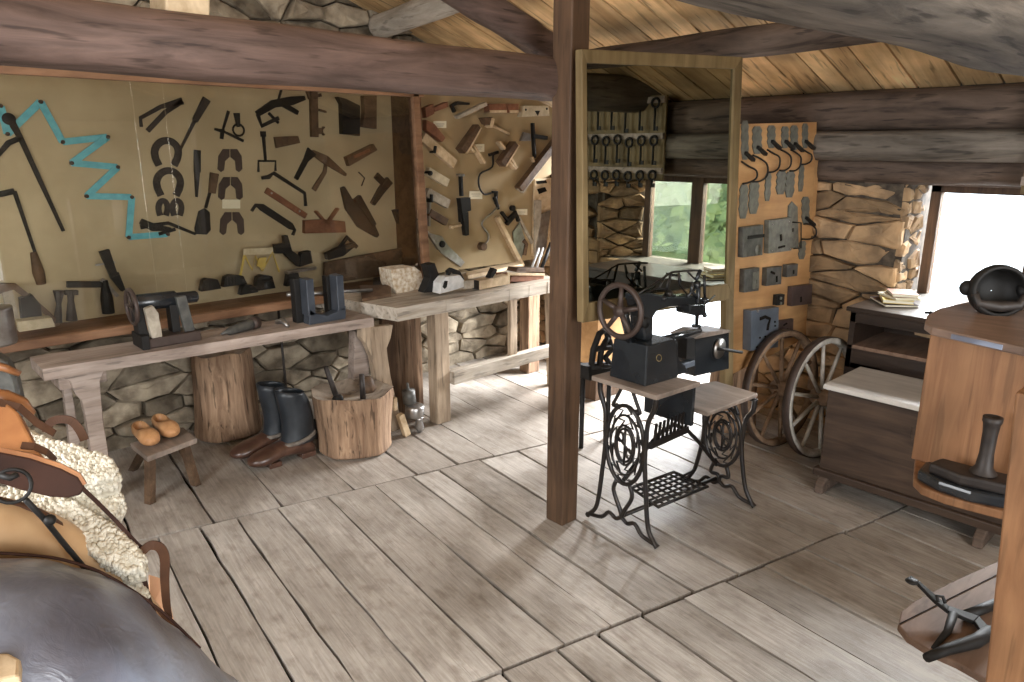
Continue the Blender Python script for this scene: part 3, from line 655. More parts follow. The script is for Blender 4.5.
hung(KB, 'moulding_plane', 'plane', 'smaller near-black wooden block beside the tall block plane', 'toolbrown', [('p', [(360, 96), (373, 96), (373, 129), (359, 127), (361, 112)], 0, .045)])
hung(KB, 'wooden_plane', 'plane', 'slanting light brown wooden plane right of the axe', 'toolbrown', [('p', [(343, 157), (370, 144), (374, 150), (346, 166)], 0, .045), ('s', [(350, 157), (366, 150)], 3, .05, 'wedge', 'redwood')])
hung(KB, 'adze', 'adze', 'large dark leather-like adze head in the lower right of the case', I, [('s', [(341, 187), (348, 205), (362, 220), (376, 236)], [4, 12, 20, 4], .03), ('s', [(355, 197), (372, 225)], [8, 5], .04)])
hung(KB, 'hammer', 'hammer', 'black short hammer between adze and side post', I, [('s', [(371, 204), (380, 190), (388, 180)], [5, 8, 9], .03), ('s', [(375, 175), (386, 186)], 7, .02), ('s', [(358, 172), (364, 178), (361, 186)], 1, .01)])
hung(KB, 'smoothing_plane', 'plane', 'reddish brown block plane with two upright pegs', 'redwood', [('p', [(302, 220), (322, 219), (342, 221), (343, 232), (302, 233)], 0, .04), ('s', [(314, 211), (327, 226)], 2, .04), ('s', [(336, 208), (326, 222)], 2, .04)])
hung(KB, 'iron_wedge', 'wedge', 'rounded dark iron wedge near the case corner post', I, [('p', [(391, 210), (399, 208), (408, 216), (411, 229), (398, 229)], 0, .04)])
# things standing on the floor of the case
def stand(name, cat, label, mat, parts, Y=4.27): return hung(Board(aty, Y, (0, -1, 0), .0062), name, cat, label, mat, parts)
stand('bench_drill', 'drill', 'dark iron bench drill with cross handle standing inside the case behind the flywheel', I,
      [('s', [(103, 250), (113, 276), (122, 290)], [8, 6, 3], .03), ('s', [(95, 265), (115, 262)], 1.6, .01, 'handle', 'steel'), ('s', [(66, 284), (100, 284)], 5, .03), ('s', [(101, 279), (117, 296)], 3, .02, 'handle', 'steel'), ('t', [(104, 280), (106, 298), (108, 313)], [5, 10, 10], .02), ('s', [(117, 272), (124, 290)], 2, .01)])
stand('screw_jack', 'jack', 'slim iron screw jack standing second from left inside the case', 'ironsoft', [('t', [(70, 290), (70, 300), (71, 320)], [6, 5, 9], .03), ('s', [(64, 292), (77, 292)], 4, .03)])
stand('screw_jack', 'jack', 'short iron jack with ringed neck standing inside the case left of the slim one', 'ironsoft', [('t', [(58, 290), (58, 303), (57, 322)], [9, 4, 7], .03)])
stand('wooden_bracket', 'bracket', 'pale brown curved wooden bracket leaning at the left end of the case floor', 'toolbrown', [('s', [(-4, 288), (14, 286), (32, 300), (48, 314), (58, 324)], [9, 5, 4, 4, 3], .03), ('s', [(6, 290), (14, 322)], 7, .03, 'strut', 'greywood')])
stand('oil_can', 'can', 'dark rounded oil can at the left of the case floor', I, [('p', [(18, 297), (30, 293), (38, 303), (40, 318), (20, 320)], 0, .06)])
m = hung(Board(aty, 4.2, (0, -1, 0), .006), 'glass_slab', 'glass', 'pale green glass slab lying on the case floor at the left', 'turq2' if 'turq2' in MATS else 'creamtool', [('p', [(14, 319), (48, 315), (52, 324), (16, 329)], 0, .08)])
t = stand('folding_yardstick', 'ruler', 'yellow zigzag wooden yardstick standing on the case floor below the ox shoes', 'yellow', [('s', [(240, 276), (244, 255)], 2, .006), ('s', [(244, 255), (252, 270), (255, 256), (262, 271)], 1.7, .006), ('s', [(262, 271), (272, 252), (279, 272)], 1.7, .006), ('p', [(258, 258), (266, 257), (264, 268), (256, 266)], 0, .01)])
stand('label_card', 'label card', 'large pale label card behind the yellow yardstick', 'creamtool', [('p', [(243, 249), (274, 247), (274, 254), (243, 255)], 0, .004)])
stand('bevel_vice', 'vice', 'black iron clamp with upright arm standing right of the yellow yardstick', I, [('s', [(283, 235), (286, 252), (298, 262)], [4, 8, 10], .04), ('p', [(272, 244), (282, 243), (284, 253), (273, 253)], 0, .04), ('p', [(298, 252), (307, 250), (309, 262), (296, 266)], 0, .05), ('s', [(284, 272), (313, 267)], 3, .05, 'plate', 'steel')])
stand('bevel_vice', 'vice', 'black curved iron tool on the small board near the case right end', I, [('s', [(324, 256), (338, 251), (352, 243)], [7, 10, 4], .05), ('s', [(337, 250), (346, 237), (356, 247)], [4, 4, 4], .02)])
stand('small_board', 'board', 'brown wooden board standing low under the curved tool in the case', 'toolbrown', [('p', [(323, 262), (404, 247), (404, 272), (323, 284)], 0, .02)], Y=4.33)
for i, (x, y, w, h, lb) in enumerate(((232, 280, 24, 12, 'flat dark tin at the left of the row'), (262, 282, 20, 16, 'squat dark block second in the row'), (290, 278, 14, 15, 'dark ring-topped block below the iron clamp'), (246, 289, 18, 10, 'low dark wedge in front of the tins'), (208, 284, 20, 13, 'round dark pulley block near the headstock'))):
    stand('iron_block', 'iron block', lb + ' on the case floor', I, [('p', [(x - w / 2, y + h / 2), (x - w / 2 + 2, y - h / 3), (x - w / 5, y - h / 2), (x + w / 3, y - h / 2.4), (x + w / 2, y + h / 2 - 3)], 0, .05)])

# ================================================================ OPEN TOOL BOARD ABOVE THE WORKBENCH
tb = thing('tool_board', 'open tan board crowded with joiner tools above the workbench', 'tool board', (3.8, 4.22, .7))
MB().prism([(3.02, 4.22, .81), (4.39, 4.22, .81), (4.39, 4.22, 2.0), (4.05, 4.22, 2.1), (3.02, 4.22, 2.1)], (0, .03, 0)).build('panel', 'toolpanel', tb, bevel=.003)
MB().box(3.02, 3.06, 4.20, 4.22, .81, 2.11).build('edge_strip', 'casewood', tb)
H = lambda *a, **k: hung(TB, *a, **k)
H('wooden_block', 'block', 'reddish wooden plane body in the top left corner of the tan board', 'redwood', [('p', [(429, 108), (443, 102), (444, 107), (431, 112)], 0, .05), ('p', [(421, 108), (429, 104), (430, 114), (422, 118)], 0, .05)])
H('moulding_plane', 'plane', 'pale grey plane with black curved handle at the top of the tan board', 'greywood', [('p', [(453, 116), (482, 102), (483, 106), (455, 119)], 0, .05), ('s', [(453, 112), (450, 106), (455, 103), (467, 104)], [3, 3, 3, 2], .03, 'handle', I)])
H('tool_case', 'box', 'left half of the reddish wooden box at the top of the tan board', 'redwood', [('p', [(484, 104), (500, 104), (502, 113), (484, 113)], 0, .06), ('p', [(484, 110.5), (501, 110.5), (501, 113), (484, 113)], 0, .064, 'edge', 'palewood')])
H('tool_case', 'box', 'right half of the reddish wooden box at the top of the tan board', 'redwood', [('p', [(501, 104), (513, 104), (513, 113), (504, 113)], 0, .06), ('p', [(504, 110.5), (513, 110.5), (513, 113), (504, 113)], 0, .064, 'edge', 'palewood')])
H('rabbet_plane', 'plane', 'cream wooden plane with black knob under the top right edge of the tan board', 'creamtool', [('p', [(520, 106), (544, 106), (545, 116), (517, 117)], 0, .05), ('p', [(530, 111), (535, 111), (533, 116)], 0, .055, 'wedge', I), ('d', (521, 110, 1.2), 0, .055, 'knob', I), ('d', (542, 109, 1.2), 0, .055, 'knob', I)])
H('marking_gauge', 'gauge', 'left marking gauge with dark diagonal block and two pale sticks', 'toolbrown', [('s', [(457, 151), (474, 127)], 7, .07), ('s', [(461, 153), (475, 128)], 1.6, .074, 'edge', 'palewood'), ('s', [(467, 141), (481, 163)], 2.6, .05, 'stem', 'palewood'), ('s', [(463, 144), (470, 152)], 2.6, .05, 'stem', 'palewood')])
H('marking_gauge', 'gauge', 'right marking gauge with dark block and short pale sticks both ways', 'toolbrown', [('s', [(497, 164), (511, 144)], 8, .07), ('s', [(500, 166), (513, 145)], 1.6, .074, 'edge', 'palewood'), ('s', [(496, 142), (501, 149)], 2.8, .05, 'stem', 'palewood'), ('s', [(506, 156), (513, 168)], 2.6, .05, 'stem', 'palewood'), ('s', [(503, 159), (512, 169)], 2, .05, 'stem', 'palewood')])
H('mallet', 'mallet', 'small wooden mallet with thin pale handle between the two gauges', 'toolbrown', [('p', [(478, 118), (487, 117), (488, 127), (481, 124)], 0, .06), ('p', [(484, 127), (486, 118), (489, 119), (487, 128)], 0, .064, 'edge', 'palewood'), ('s', [(488, 124), (508, 134)], 2, .02, 'handle', 'palewood')])
H('scraper', 'tool', 'pale square blade with black upright rod at the right of the tan board', I, [('s', [(531, 123), (533, 158)], 2.6, .03), ('s', [(532, 136), (545, 138)], 4, .03), ('p', [(519, 141), (522, 132), (529, 134), (529, 141)], 0, .02, 'blade', 'steel'), ('s', [(530, 157), (532, 162)], 2.4, .03, 'tip', 'palewood')])
H('try_plane', 'plane', 'long slanting brown wooden jointer reaching the right edge of the tan board', 'toolbrown', [('p', [(514, 187), (518, 191), (552, 148), (552, 138)], 0, .06), ('p', [(515, 189), (521, 193), (552, 150), (552, 143)], 0, .03, 'edge', 'greywood')])
H('wooden_jig', 'plank', 'topmost pale slanting plank at the left edge of the tan board', 'palewood', [('s', [(420, 137), (452, 164)], 9, .04), ('s', [(431, 146), (430, 153)], 2, .06, 'peg', I)])
H('wooden_jig', 'plank', 'second slanting plank down at the left edge of the tan board', 'creamtool', [('s', [(425, 171), (445, 183)], 8, .04), ('d', (426, 173, 2.4), 0, .055, 'peg', I)])
H('wooden_jig', 'plank', 'third grey slanting plank down at the left edge of the tan board', 'greywood', [('s', [(424, 192), (446, 204)], 9, .04), ('s', [(427, 194), (427, 202)], 2, .06, 'peg', I)])
H('wooden_jig', 'plank', 'lowest brownish slanting plank at the left edge of the tan board', 'toolbrown', [('s', [(427, 212), (444, 222)], 7, .04)])
H('reddish_plane', 'plane', 'red-brown block high at the left edge of the tan board', 'redwood', [('p', [(422, 120), (430, 124), (441, 138), (438, 142), (422, 130)], 0, .05)])
H('brace', 'brace', 'upper thin black bow-shaped hand brace', I, [('t', [(495, 153), (492, 156), (491, 167), (479, 174), (478, 186), (483, 194), (490, 193)], 2, .02), ('t', [(491, 192), (495, 192), (495, 204)], [3, 5, 3.5], .02), ('s', [(488, 155), (497, 152)], 3, .02)])
H('hand_drill', 'hand drill', 'dark upright hand drill with pale side crank', I, [('s', [(459, 174), (460, 196)], 2.6, .03), ('p', [(456, 198), (466, 197), (467, 210), (458, 213)], 0, .05), ('s', [(462, 212), (464, 235)], [8, 4.5], .04), ('s', [(458, 208), (459, 222)], 2, .03), ('s', [(450, 227), (460, 225)], 2.4, .02, 'crank', 'palewood'), ('d', (450, 227, 1.9), 0, .03, 'crank', 'palewood'), ('s', [(456, 175), (462, 175)], 2.5, .03, 'crank', 'steel')])
H('brace', 'brace', 'lower steel bow brace with round dark knob', 'steel', [('t', [(498, 205), (490, 213), (482, 220), (481, 226), (487, 234), (486, 241), (481, 245)], 2.2, .03), ('d', (480, 246, 4.2), 0, .05, 'knob', 'toolbrown'), ('t', [(493, 197), (497, 209)], [5, 3], .03, 'chuck', I)])
H('frame_saw', 'saw', 'pale long wooden saw arm leaning down to the workbench', 'palewood', [('s', [(495, 217), (520, 266)], [4, 5.5], .04)])
H('frame_saw', 'saw', 'dark toothed saw with black fittings and steel blade in the lower tan board', 'steel', [('p', [(512, 232), (519, 222), (524, 240), (520, 262), (513, 250)], 0, .012), ('s', [(500, 212), (506, 220), (514, 212)], 3, .03, 'handle', I), ('s', [(505, 224), (514, 213), (517, 221)], [4, 6, 3], .03, 'handle', I), ('d', (511, 208, 3), 0, .03, 'handle', I), ('s', [(517, 216), (531, 243)], 3.2, .02, 'arm', 'greywood'), ('s', [(523, 255), (525, 244), (522, 240)], 5, .02, 'arm', 'toolbrown')])
H('wooden_template', 'template', 'upright pale wooden board with dark holes at the right of the tan board', 'palewood', [('p', [(533, 179), (552, 178), (552, 256), (531, 256)], 0, .02), ('p', [(534, 181), (544, 180), (545, 183), (535, 184)], 0, .023, 'hole', 'darkgap'), ('p', [(535, 189), (543, 187), (545, 191), (537, 194)], 0, .023, 'hole', 'darkgap'), ('d', (551, 176, 2), 0, .023, 'hole', 'darkgap'), ('d', (551, 194, 2), 0, .023, 'hole', 'darkgap')])
H('wide_saw', 'saw', 'broad grey blade resting in front of the wooden board with holes', 'greywood', [('p', [(538, 214), (547, 210), (543, 246), (538, 258), (531, 256)], 0, .012, 'blade', 'steel', .03), ('p', [(531, 200), (538, 200), (538, 256), (531, 256)], 0, .01, 'stock', 'greywood', .03)])
H('hand_saw', 'saw', 'grey curved hand saw blade pointing down at the lower left of the tan board', 'steel', [('p', [(429, 233), (441, 236), (447, 245), (464, 262), (460, 267), (440, 253)], 0, .01), ('d', (441, 244, 3.4), 0, .02, 'handle', I), ('s', [(425, 231), (437, 249)], 2, .03, 'handle', 'steel')])
H('steel_rod', 'tool', 'thin steel rod fixed upright by the corner post of the glass case', 'steel', [('s', [(428, 196), (427, 226)], 2.4, .03), ('s', [(426, 196), (430, 200)], 3, .035)])
for i, (x0, y0, x1, y1, lb) in enumerate(((433, 121, 446, 128, 'cream label card highest on the tan board'), (474, 144, 484, 152, 'cream label card between the two gauges'), (469, 191, 482, 199, 'cream label card left of the upper brace chuck'), (516, 209, 527, 215, 'cream label card above the dark toothed saw'), (544, 211, 547, 214, 'tiny label card on the board with holes'))):
    c = H('label_card', 'label card', lb, 'paper', [('p', [(x0, y0), (x1, y0), (x1, y1), (x0, y1)], 0, .003)] + ([('s', [(x0 + 2, y0 + 3), (x1 - 2, y0 + 3)], .5, .0035, 'print', 'ink'), ('s', [(x0 + 3, y0 + 5), (x1 - 3, y0 + 5)], .5, .0035, 'print', 'ink')] if i < 4 else []))

# ================================================================ LONG LOW BENCH AND WHAT STANDS ON IT
bn = thing('long_bench', 'long narrow reddish grey bench with carved board legs in front of the glass case', 'bench', (1.4, 3.72, 0))
m = MB(); n = 12
for i in range(n):
    a, b2 = i / n, (i + 1) / n
    def E(t): x = .56 + 1.64 * t; return x, 3.68 - .13 * t + rnd.uniform(-.003, .003), 3.95 - .10 * t
    (xa, fa, ba), (xb, fb, bb) = E(a), E(b2)
    m.hexa([(xa, fa, .69), (xb, fb, .69), (xb, bb, .69), (xa, ba, .69), (xa, fa, .745), (xb, fb, .745), (xb, bb, .745), (xa, ba, .745)])
m.build('bench_top', 'benchwood', bn)
def bench_leg(x, y, lean, mirror=1):
    # carved profile in the plane of the leg, seen from the front: wide scrolled head, narrow shank
    prof = [(-.16, .69), (-.155, .66), (-.10, .63), (-.075, .56), (-.06, .50), (-.055, .3), (-.05, 0), (.05, 0), (.055, .35), (.065, .50), (.07, .56), (.10, .62), (.155, .66), (.16, .69)]
    return MB().prism([(x + a + lean * (1 - z / .69), y, z) for a, z in prof], (0, .045, 0))
lq = lambda q_, Y, d: MB().prism(P(aty, q_, Y), (0, d, 0))
lq([(53, 371), (60, 377), (70, 381), (76, 395), (82, 401), (86, 418), (90, 445), (96, 498), (113, 498), (108, 450), (104, 425), (101, 395), (100, 381), (106, 369), (116, 361)], 3.70, .05).build('leg', 'benchwood', bn, bevel=.004)
lq([(62, 376), (70, 376), (80, 440), (84, 480), (74, 480)], 3.86, .05).build('leg', 'benchwood', bn, bevel=.004)
lq([(361, 328), (393, 325), (391, 338), (387, 348), (388, 358), (391, 377), (398, 408), (405, 437), (395, 439), (387, 420), (378, 390), (372, 357), (366, 344), (361, 338)], 3.57, .05).build('leg', 'legwood', bn, bevel=.004)
lq([(355, 331), (371, 329), (369, 380), (367, 436), (352, 437)], 3.66, .07).build('leg', 'benchwood', bn, bevel=.004)
MB().box(.62, .82, 3.72, 3.90, .62, .69).build('crosspiece', 'benchwood', bn, bevel=.004)

# left headstock with wheel
ZB = .747
hd = thing('lathe_headstock', 'old wooden lathe headstock with small wheel and dark roller on the bench left end', 'lathe head', (1.1, 3.78, ZB))
a = lambda x, y, Y=3.76: aty(x, y, Y)
MB().box(1.0, 1.27, 3.70, 3.84, ZB, ZB + .05).build('base', 'rust', hd, bevel=.006)
MB().box(.985, 1.02, 3.69, 3.85, ZB, ZB + .07).build('end_block', I, hd, bevel=.004)
MB().prism([(1.035, 3.70, ZB + .05), (1.085, 3.70, ZB + .05), (1.08, 3.70, ZB + .17), (1.06, 3.70, ZB + .21), (1.02, 3.70, ZB + .20)], (0, .035, 0)).build('upright', 'greywood', hd, bevel=.004)
MB().prism([(.995, 3.74, ZB + .05), (1.035, 3.74, ZB + .05), (1.02, 3.74, ZB + .21), (.985, 3.74, ZB + .19)], (0, .09, 0)).build('upright', I, hd, bevel=.004)
MB().prism([(1.20, 3.72, ZB + .05), (1.25, 3.72, ZB + .05), (1.225, 3.72, ZB + .235), (1.175, 3.72, ZB + .235)], (0, .03, 0)).build('upright', 'lockgrey', hd, bevel=.004)
MB().box(1.15, 1.19, 3.75, 3.82, ZB + .05, ZB + .235).build('upright', I, hd, bevel=.004)
MB().lathe((1.0, 3.80, ZB + .215), (1, -.1, 0), [(0, .03), (.02, .042), (.19, .042), (.2, .03), (.29, .03), (.3, .02)]).build('roller', 'machineblack', hd)
w = MB(); w.tube(circ((.99, 3.80, ZB + .2), .085, (1, 0, 0), 24), .011, 6, closed=True)
for k in range(5):
    q = circ((.99, 3.80, ZB + .2), .08, (1, 0, 0), 5); w.tube([(.99, 3.80, ZB + .2), q[k]], .007, 6)
w.build('wheel', 'rust', hd)
# right headstock: black painted bracket of two uprights on a curved saddle
h2 = thing('lathe_poppet', 'black iron twin-post lathe rest standing on the right half of the bench', 'lathe rest', (1.9, 3.62, ZB))
X0, X1 = aty(309, 320, 3.62).x, aty(346, 320, 3.62).x
W2 = X1 - X0
MB().prism([(X0, 3.62, ZB), (X1, 3.62, ZB), (X1 + .005, 3.62, ZB + .075), (X1 - .05, 3.62, ZB + .05), (X0 + W2 * .5, 3.62, ZB + .035), (X0 + .045, 3.62, ZB + .06), (X0 + .01, 3.62, ZB + .09)], (0, .07, 0)).build('saddle', 'darksteel', h2, bevel=.003)
MB().box(X0, X0 + .045, 3.62, 3.70, ZB + .05, ZB + .255).build('upright', 'darksteel', h2, bevel=.004)
MB().box(X1 - .045, X1, 3.62, 3.70, ZB + .05, ZB + .255).build('upright', 'darksteel', h2, bevel=.004)
MB().box(X0 - .03, X0 + .03, 3.705, 3.76, ZB, ZB + .25).build('back_upright', I, h2, bevel=.003)
MB().box(X1 - .06, X1 - .0, 3.705, 3.76, ZB, ZB + .24).build('back_upright', I, h2, bevel=.003)
t = thing('conical_tool', 'dark conical iron tool lying on the bench between the two lathe heads', 'tool', atz(240, 328, ZB))
c0, c1_ = atz(221, 334, ZB + .02), atz(257, 322, ZB + .03)
ax = (c1_ - c0); L = ax.length
MB().lathe(c0, ax, [(0, .004), (L * .15, .011), (L * .2, .02), (L * .8, .03), (L * .85, .024)]).build('cone', 'lockgrey', t)
MB().lathe(c0 + ax * .83, ax, [(0, .034), (L * .17, .034)]).build('collar', 'rust', t)
hf = MB(); hf.tube([atz(276, 322, ZB + .02), atz(283, 321, ZB + .03), atz(288, 326, ZB + .012)], [.012, .018, .01])
tag(hf.build('bent_hook', 'steel'), 'small pale curved metal hook lying left of the black lathe rest', 'hook')
tag(MB().tube([(X0 - .03, 3.80, ZB + .15), aty(372, 290, 3.84)], .011).build('round_rod', 'steel'), 'pale round steel rod passing behind the black lathe rest', 'rod')

# stumps
def stump(name, cx, cy, r0, r1, z1, label, lean=(0, 0), notch=None, seed=2, top='stumptop', hollow=0, zbase=0):
    r = random.Random(seed); n = 26; ph = [r.uniform(0, 6.28) for _ in range(4)]; rows = [0, .04, .15, .4, .7, .93, 1.0]
    def rad(k, h):
        t = 2 * math.pi * k / n; base = r0 + (r1 - r0) * h + .02 * (1 - h) ** 6
        q = base * (1 + .06 * math.sin(2 * t + ph[0]) + .035 * math.sin(5 * t + ph[1] + h) + .02 * math.sin(9 * t + ph[2]))
        if notch and abs(((t - notch[0] + math.pi) % (2 * math.pi)) - math.pi) < notch[1] and notch[2] < h < notch[3]: q *= .72
        if h == 1.0: q *= .965
        return q
    m = MB(); vs = []; fs = []
    for h in rows:
        for k in range(n):
            t = 2 * math.pi * k / n; q = rad(k, h)
            vs.append((cx + lean[0] * h + q * math.cos(t), cy + lean[1] * h + q * math.sin(t), zbase + z1 * h + (r.uniform(-.012, .012) if h == 1.0 else 0)))
    for i in range(len(rows) - 1):
        for k in range(n): fs.append((i * n + k, i * n + (k + 1) % n, (i + 1) * n + (k + 1) % n, (i + 1) * n + k))
    fs.append(tuple(range(n))[::-1]); m.add(vs, fs, True)
    th = thing(name, label, 'tree stump', (cx, cy, 0)); m.build('trunk', 'stumpwood', th, sub=1)
    tv = vs[-n:]; m = MB(); cc = Vector((cx + lean[0], cy + lean[1], z1 + zbase))
    ring2 = [cc + (Vector(v) - cc) * .62 + Vector((0, 0, -hollow)) for v in tv]; mid = cc + Vector((0, 0, -hollow * 1.3))
    m.add([Vector(v) + Vector((0, 0, .001)) for v in tv] + ring2 + [mid], [(k, (k + 1) % n, n + (k + 1) % n, n + k) for k in range(n)] + [(n + k, n + (k + 1) % n, 2 * n) for k in range(n)], True)
    m.build('cut_top', top, th, disp=.0); return th
stump('tree_stump', 1.555, 4.23, .175, .165, .53, 'tall rough tree stump under the long bench, left of the boots', notch=(R_(235), .35, .35, .8), seed=4, lean=(0, 0))
stump('chopping_block', 2.0, 3.5, .185, .225, .36, 'short wide chopping block with hollowed top right of the boots', seed=9, hollow=.03, lean=(0, .0), notch=(R_(225), .22, .15, .9))
def handle_in(label, x, y, a_, b_, r0, r1, name='chisel', mat='ironsoft'):
    pass
t = thing('socket_chisel', 'dark iron shafted chisel standing in the left of the hollow block', 'chisel', (1.88, 3.47, .34))
MB().tube([(1.885, 3.46, .33), (1.86, 3.49, .46), (1.845, 3.5, .53)], [.017, .015, .013]).build('shaft', 'ironsoft', t)
MB().lathe((1.885, 3.46, .325), (0, 0, 1), [(0, .03), (.02, .032), (.04, .02)]).build('collar', I, t)
t = tag(MB().tube([(2.01, 3.40, .33), (2.015, 3.41, .47)], [.017, .014]).build('iron_peg', 'ironsoft'), 'short thick iron peg standing in the middle of the hollow block', 'peg')
m = MB(); m.lathe((2.10, 3.5, .325), (.1, -.1, 1), [(0, .04), (.03, .05), (.06, .035), (.09, .02)], 9); tag(m.build('iron_stake', 'toolbrown'), 'knobbly brown piece lying in the right of the hollow block', 'wood piece')
tag(MB().tube([(1.93, 4.20, 0), (1.93, 4.22, .72)], .008).build('iron_rod', 'ironsoft'), 'thin upright iron rod under the bench behind the boots', 'rod')

# pair of boots: rubber leg on dark wooden clog foot
def boot(cx, cy, ang, label):
    d = Vector((math.cos(ang), math.sin(ang), 0)); s_ = Vector((-d.y, d.x, 0)); O = Vector((cx, cy, 0)); Zv = Vector((0, 0, 1))
    t = thing('clog_boot', label, 'boot', O, 'pair of boots'); t.scale = (1.22, 1.22, 1.22)
    prof = [(-.125, .012, .055, .036), (-.10, .012, .10, .052), (-.05, .016, .115, .058), (.0, .03, .115, .056), (.06, .03, .10, .058), (.11, .012, .09, .062), (.148, .012, .080, .056), (.176, .022, .066, .040), (.194, .034, .054, .018)]
    m = MB(); vs = []; n = 12
    for (u, zb_, zt_, hw) in prof:
        for k in range(n):
            a_ = 2 * math.pi * k / n; zz_ = (zb_ + zt_) / 2 + (zt_ - zb_) / 2 * math.sin(a_)
            vs.append(O + d * u + s_ * (hw * math.cos(a_)) + Zv * zz_)
    fs = [(i * n + k, i * n + (k + 1) % n, (i + 1) * n + (k + 1) % n, (i + 1) * n + k) for i in range(len(prof) - 1) for k in range(n)]
    fs += [tuple(range(n))[::-1], tuple((len(prof) - 1) * n + k for k in range(n))]; m.add(vs, fs, True); m.build('clog', 'clogdark', t, sub=1)
    MB().obox(O + d * -.085 + Zv * .013, d, s_, Zv, .035, .034, .013).build('heel', 'clogdark', t, bevel=.004)
    MB().obox(O + d * .08 + Zv * .012, d, s_, Zv, .03, .036, .012).build('sole_block', 'clogdark', t, bevel=.004)
    leg = [(.085, -.045, .082, .06), (.12, -.052, .078, .058), (.17, -.056, .074, .058), (.22, -.052, .074, .06), (.27, -.042, .072, .06), (.315, -.030, .066, .06), (.335, -.026, .064, .06)]
    m = MB(); vs = []; n = 16
    for (z, u, ru, rv_) in leg:
        for k in range(n):
            a_ = 2 * math.pi * k / n; vs.append(O + d * (u + ru * math.cos(a_)) + s_ * (rv_ * math.sin(a_)) + Zv * (z + (.012 * math.cos(a_) if z > .32 else 0)))
    for (z, u, ru, rv_) in leg[::-1][:3]:
        for k in range(n):
            a_ = 2 * math.pi * k / n; vs.append(O + d * (u + (ru - .006) * math.cos(a_)) + s_ * ((rv_ - .006) * math.sin(a_)) + Zv * (z - .001 + (.012 * math.cos(a_) if z > .32 else 0)))
    nr = len(leg) + 3
    fs = [(i * n + k, i * n + (k + 1) % n, (i + 1) * n + (k + 1) % n, (i + 1) * n + k) for i in range(nr - 1) for k in range(n)] + [tuple((nr - 1) * n + k for k in range(n))]
    m.add(vs, fs, True); m.build('shaft', 'rubber', t, disp=.008, dscale=.06)
    MB().tube([O + d * (-.045 + .082 * math.cos(q / 16 * 6.283)) + s_ * (.064 * math.sin(q / 16 * 6.283)) + Zv * (.103 - .015 * math.cos(q / 16 * 6.283)) for q in range(16)], .010, 6, closed=True).build('felt_trim', 'felt', t)
boot(1.635, 3.60, R_(180), 'nearer dark rubber boot with brown wooden clog foot, right of the pair')
boot(1.61, 3.775, R_(181), 'farther dark rubber boot with brown wooden clog foot, left of the pair')
m = MB(); m.obox((1.83, 3.80, .07), (1, -.5, .0), (0, .3, 1), (.3, 1, -.2), .09, .06, .012); tag(m.build('iron_plate', 'ironsoft', bevel=.003), 'dark metal plate leaning between boots and chopping block', 'plate')

# stool with two wooden clogs
st = thing('milking_stool', 'low grey wooden three-board stool holding a pair of wooden shoes', 'stool', (1.02, 3.72, 0))
top = [atz(130, 443, .27), atz(147, 457, .27), atz(197, 438, .27), atz(183, 427, .27)]
MB().prism([p + Vector((0, 0, -.028)) for p in top], (0, 0, .028)).build('stool_top', 'shelftop', st, bevel=.004)
def leg(px_top, px_foot, h=.242):
    a_, b_ = atz(*px_top, h), atz(*px_foot, 0); d_ = Vector((.016, .006, 0)); e_ = Vector((-.008, .018, 0))
    return MB().hexa([b_ - d_ - e_, b_ + d_ - e_, b_ + d_ + e_, b_ - d_ + e_, a_ - d_ - e_, a_ + d_ - e_, a_ + d_ + e_, a_ - d_ + e_])
for q in (((150, 458), (150, 503)), ((184, 444), (196, 485)), ((146, 446), (133, 470)), ((176, 436), (190, 462))): leg(*q).build('leg', 'toolbrown', st, bevel=.002)
def clog(cx, cy, z, ang, label):
    d = Vector((math.cos(ang), math.sin(ang), 0)); s_ = Vector((-d.y, d.x, 0)); O = Vector((cx, cy, z)); Zv = Vector((0, 0, 1))
    t = thing('wooden_clog', label, 'clog', O, 'pair of light wooden clogs')
    key = [(-.125, .035, .055, .006), (-.118, .014, .070, .026), (-.09, .002, .078, .038), (-.04, .002, .074, .041), (.0, .002, .072, .043), (.04, .0, .078, .047), (.075, .0, .074, .046), (.105, .006, .062, .037), (.122, .018, .052, .022), (.130, .032, .042, .006)]
    prof, _ = smoothline([(u, a_, b_) for u, a_, b_, w in key], None, 4); wid, _ = smoothline([(u, w, 0) for u, a_, b_, w in key], None, 4)
    m = MB(); vs = []; n = 40
    for q_, w_ in zip(prof, wid):
        u, zb_, zt_ = q_; hw = max(w_.y, .003)
        for k in range(n):
            a_ = 2 * math.pi * k / n; cx_, sz = math.cos(a_), math.sin(a_); w = hw * cx_; zz_ = (zb_ + zt_) / 2 + (zt_ - zb_) / 2 * (math.copysign(abs(sz) ** .8, sz))
            if sz > 0:
                e = ((u + .045) / .068) ** 2 + (w / .031) ** 2
                if e < 1: zz_ = min(zz_, zb_ + .02 + .045 * e ** 4)
            vs.append(O + d * u + s_ * w + Zv * zz_)
    N_ = len(prof); fs = [(i * n + k, i * n + (k + 1) % n, (i + 1) * n + (k + 1) % n, (i + 1) * n + k) for i in range(N_ - 1) for k in range(n)]
    fs += [tuple(range(n))[::-1], tuple((N_ - 1) * n + k for k in range(n))]; m.add(vs, fs, True); m.build('clog_body', 'clogwood', t)
ca = atz(146, 440, .275); cb_ = atz(166, 432, .275); an = math.atan2((atz(158, 440, .27) - atz(139, 424, .27)).y, (atz(158, 440, .27) - atz(139, 424, .27)).x)
clog(ca.x, ca.y, .272, an, 'left light wooden clog on the low stool'); clog(cb_.x, cb_.y, .272, an, 'right light wooden clog on the low stool')

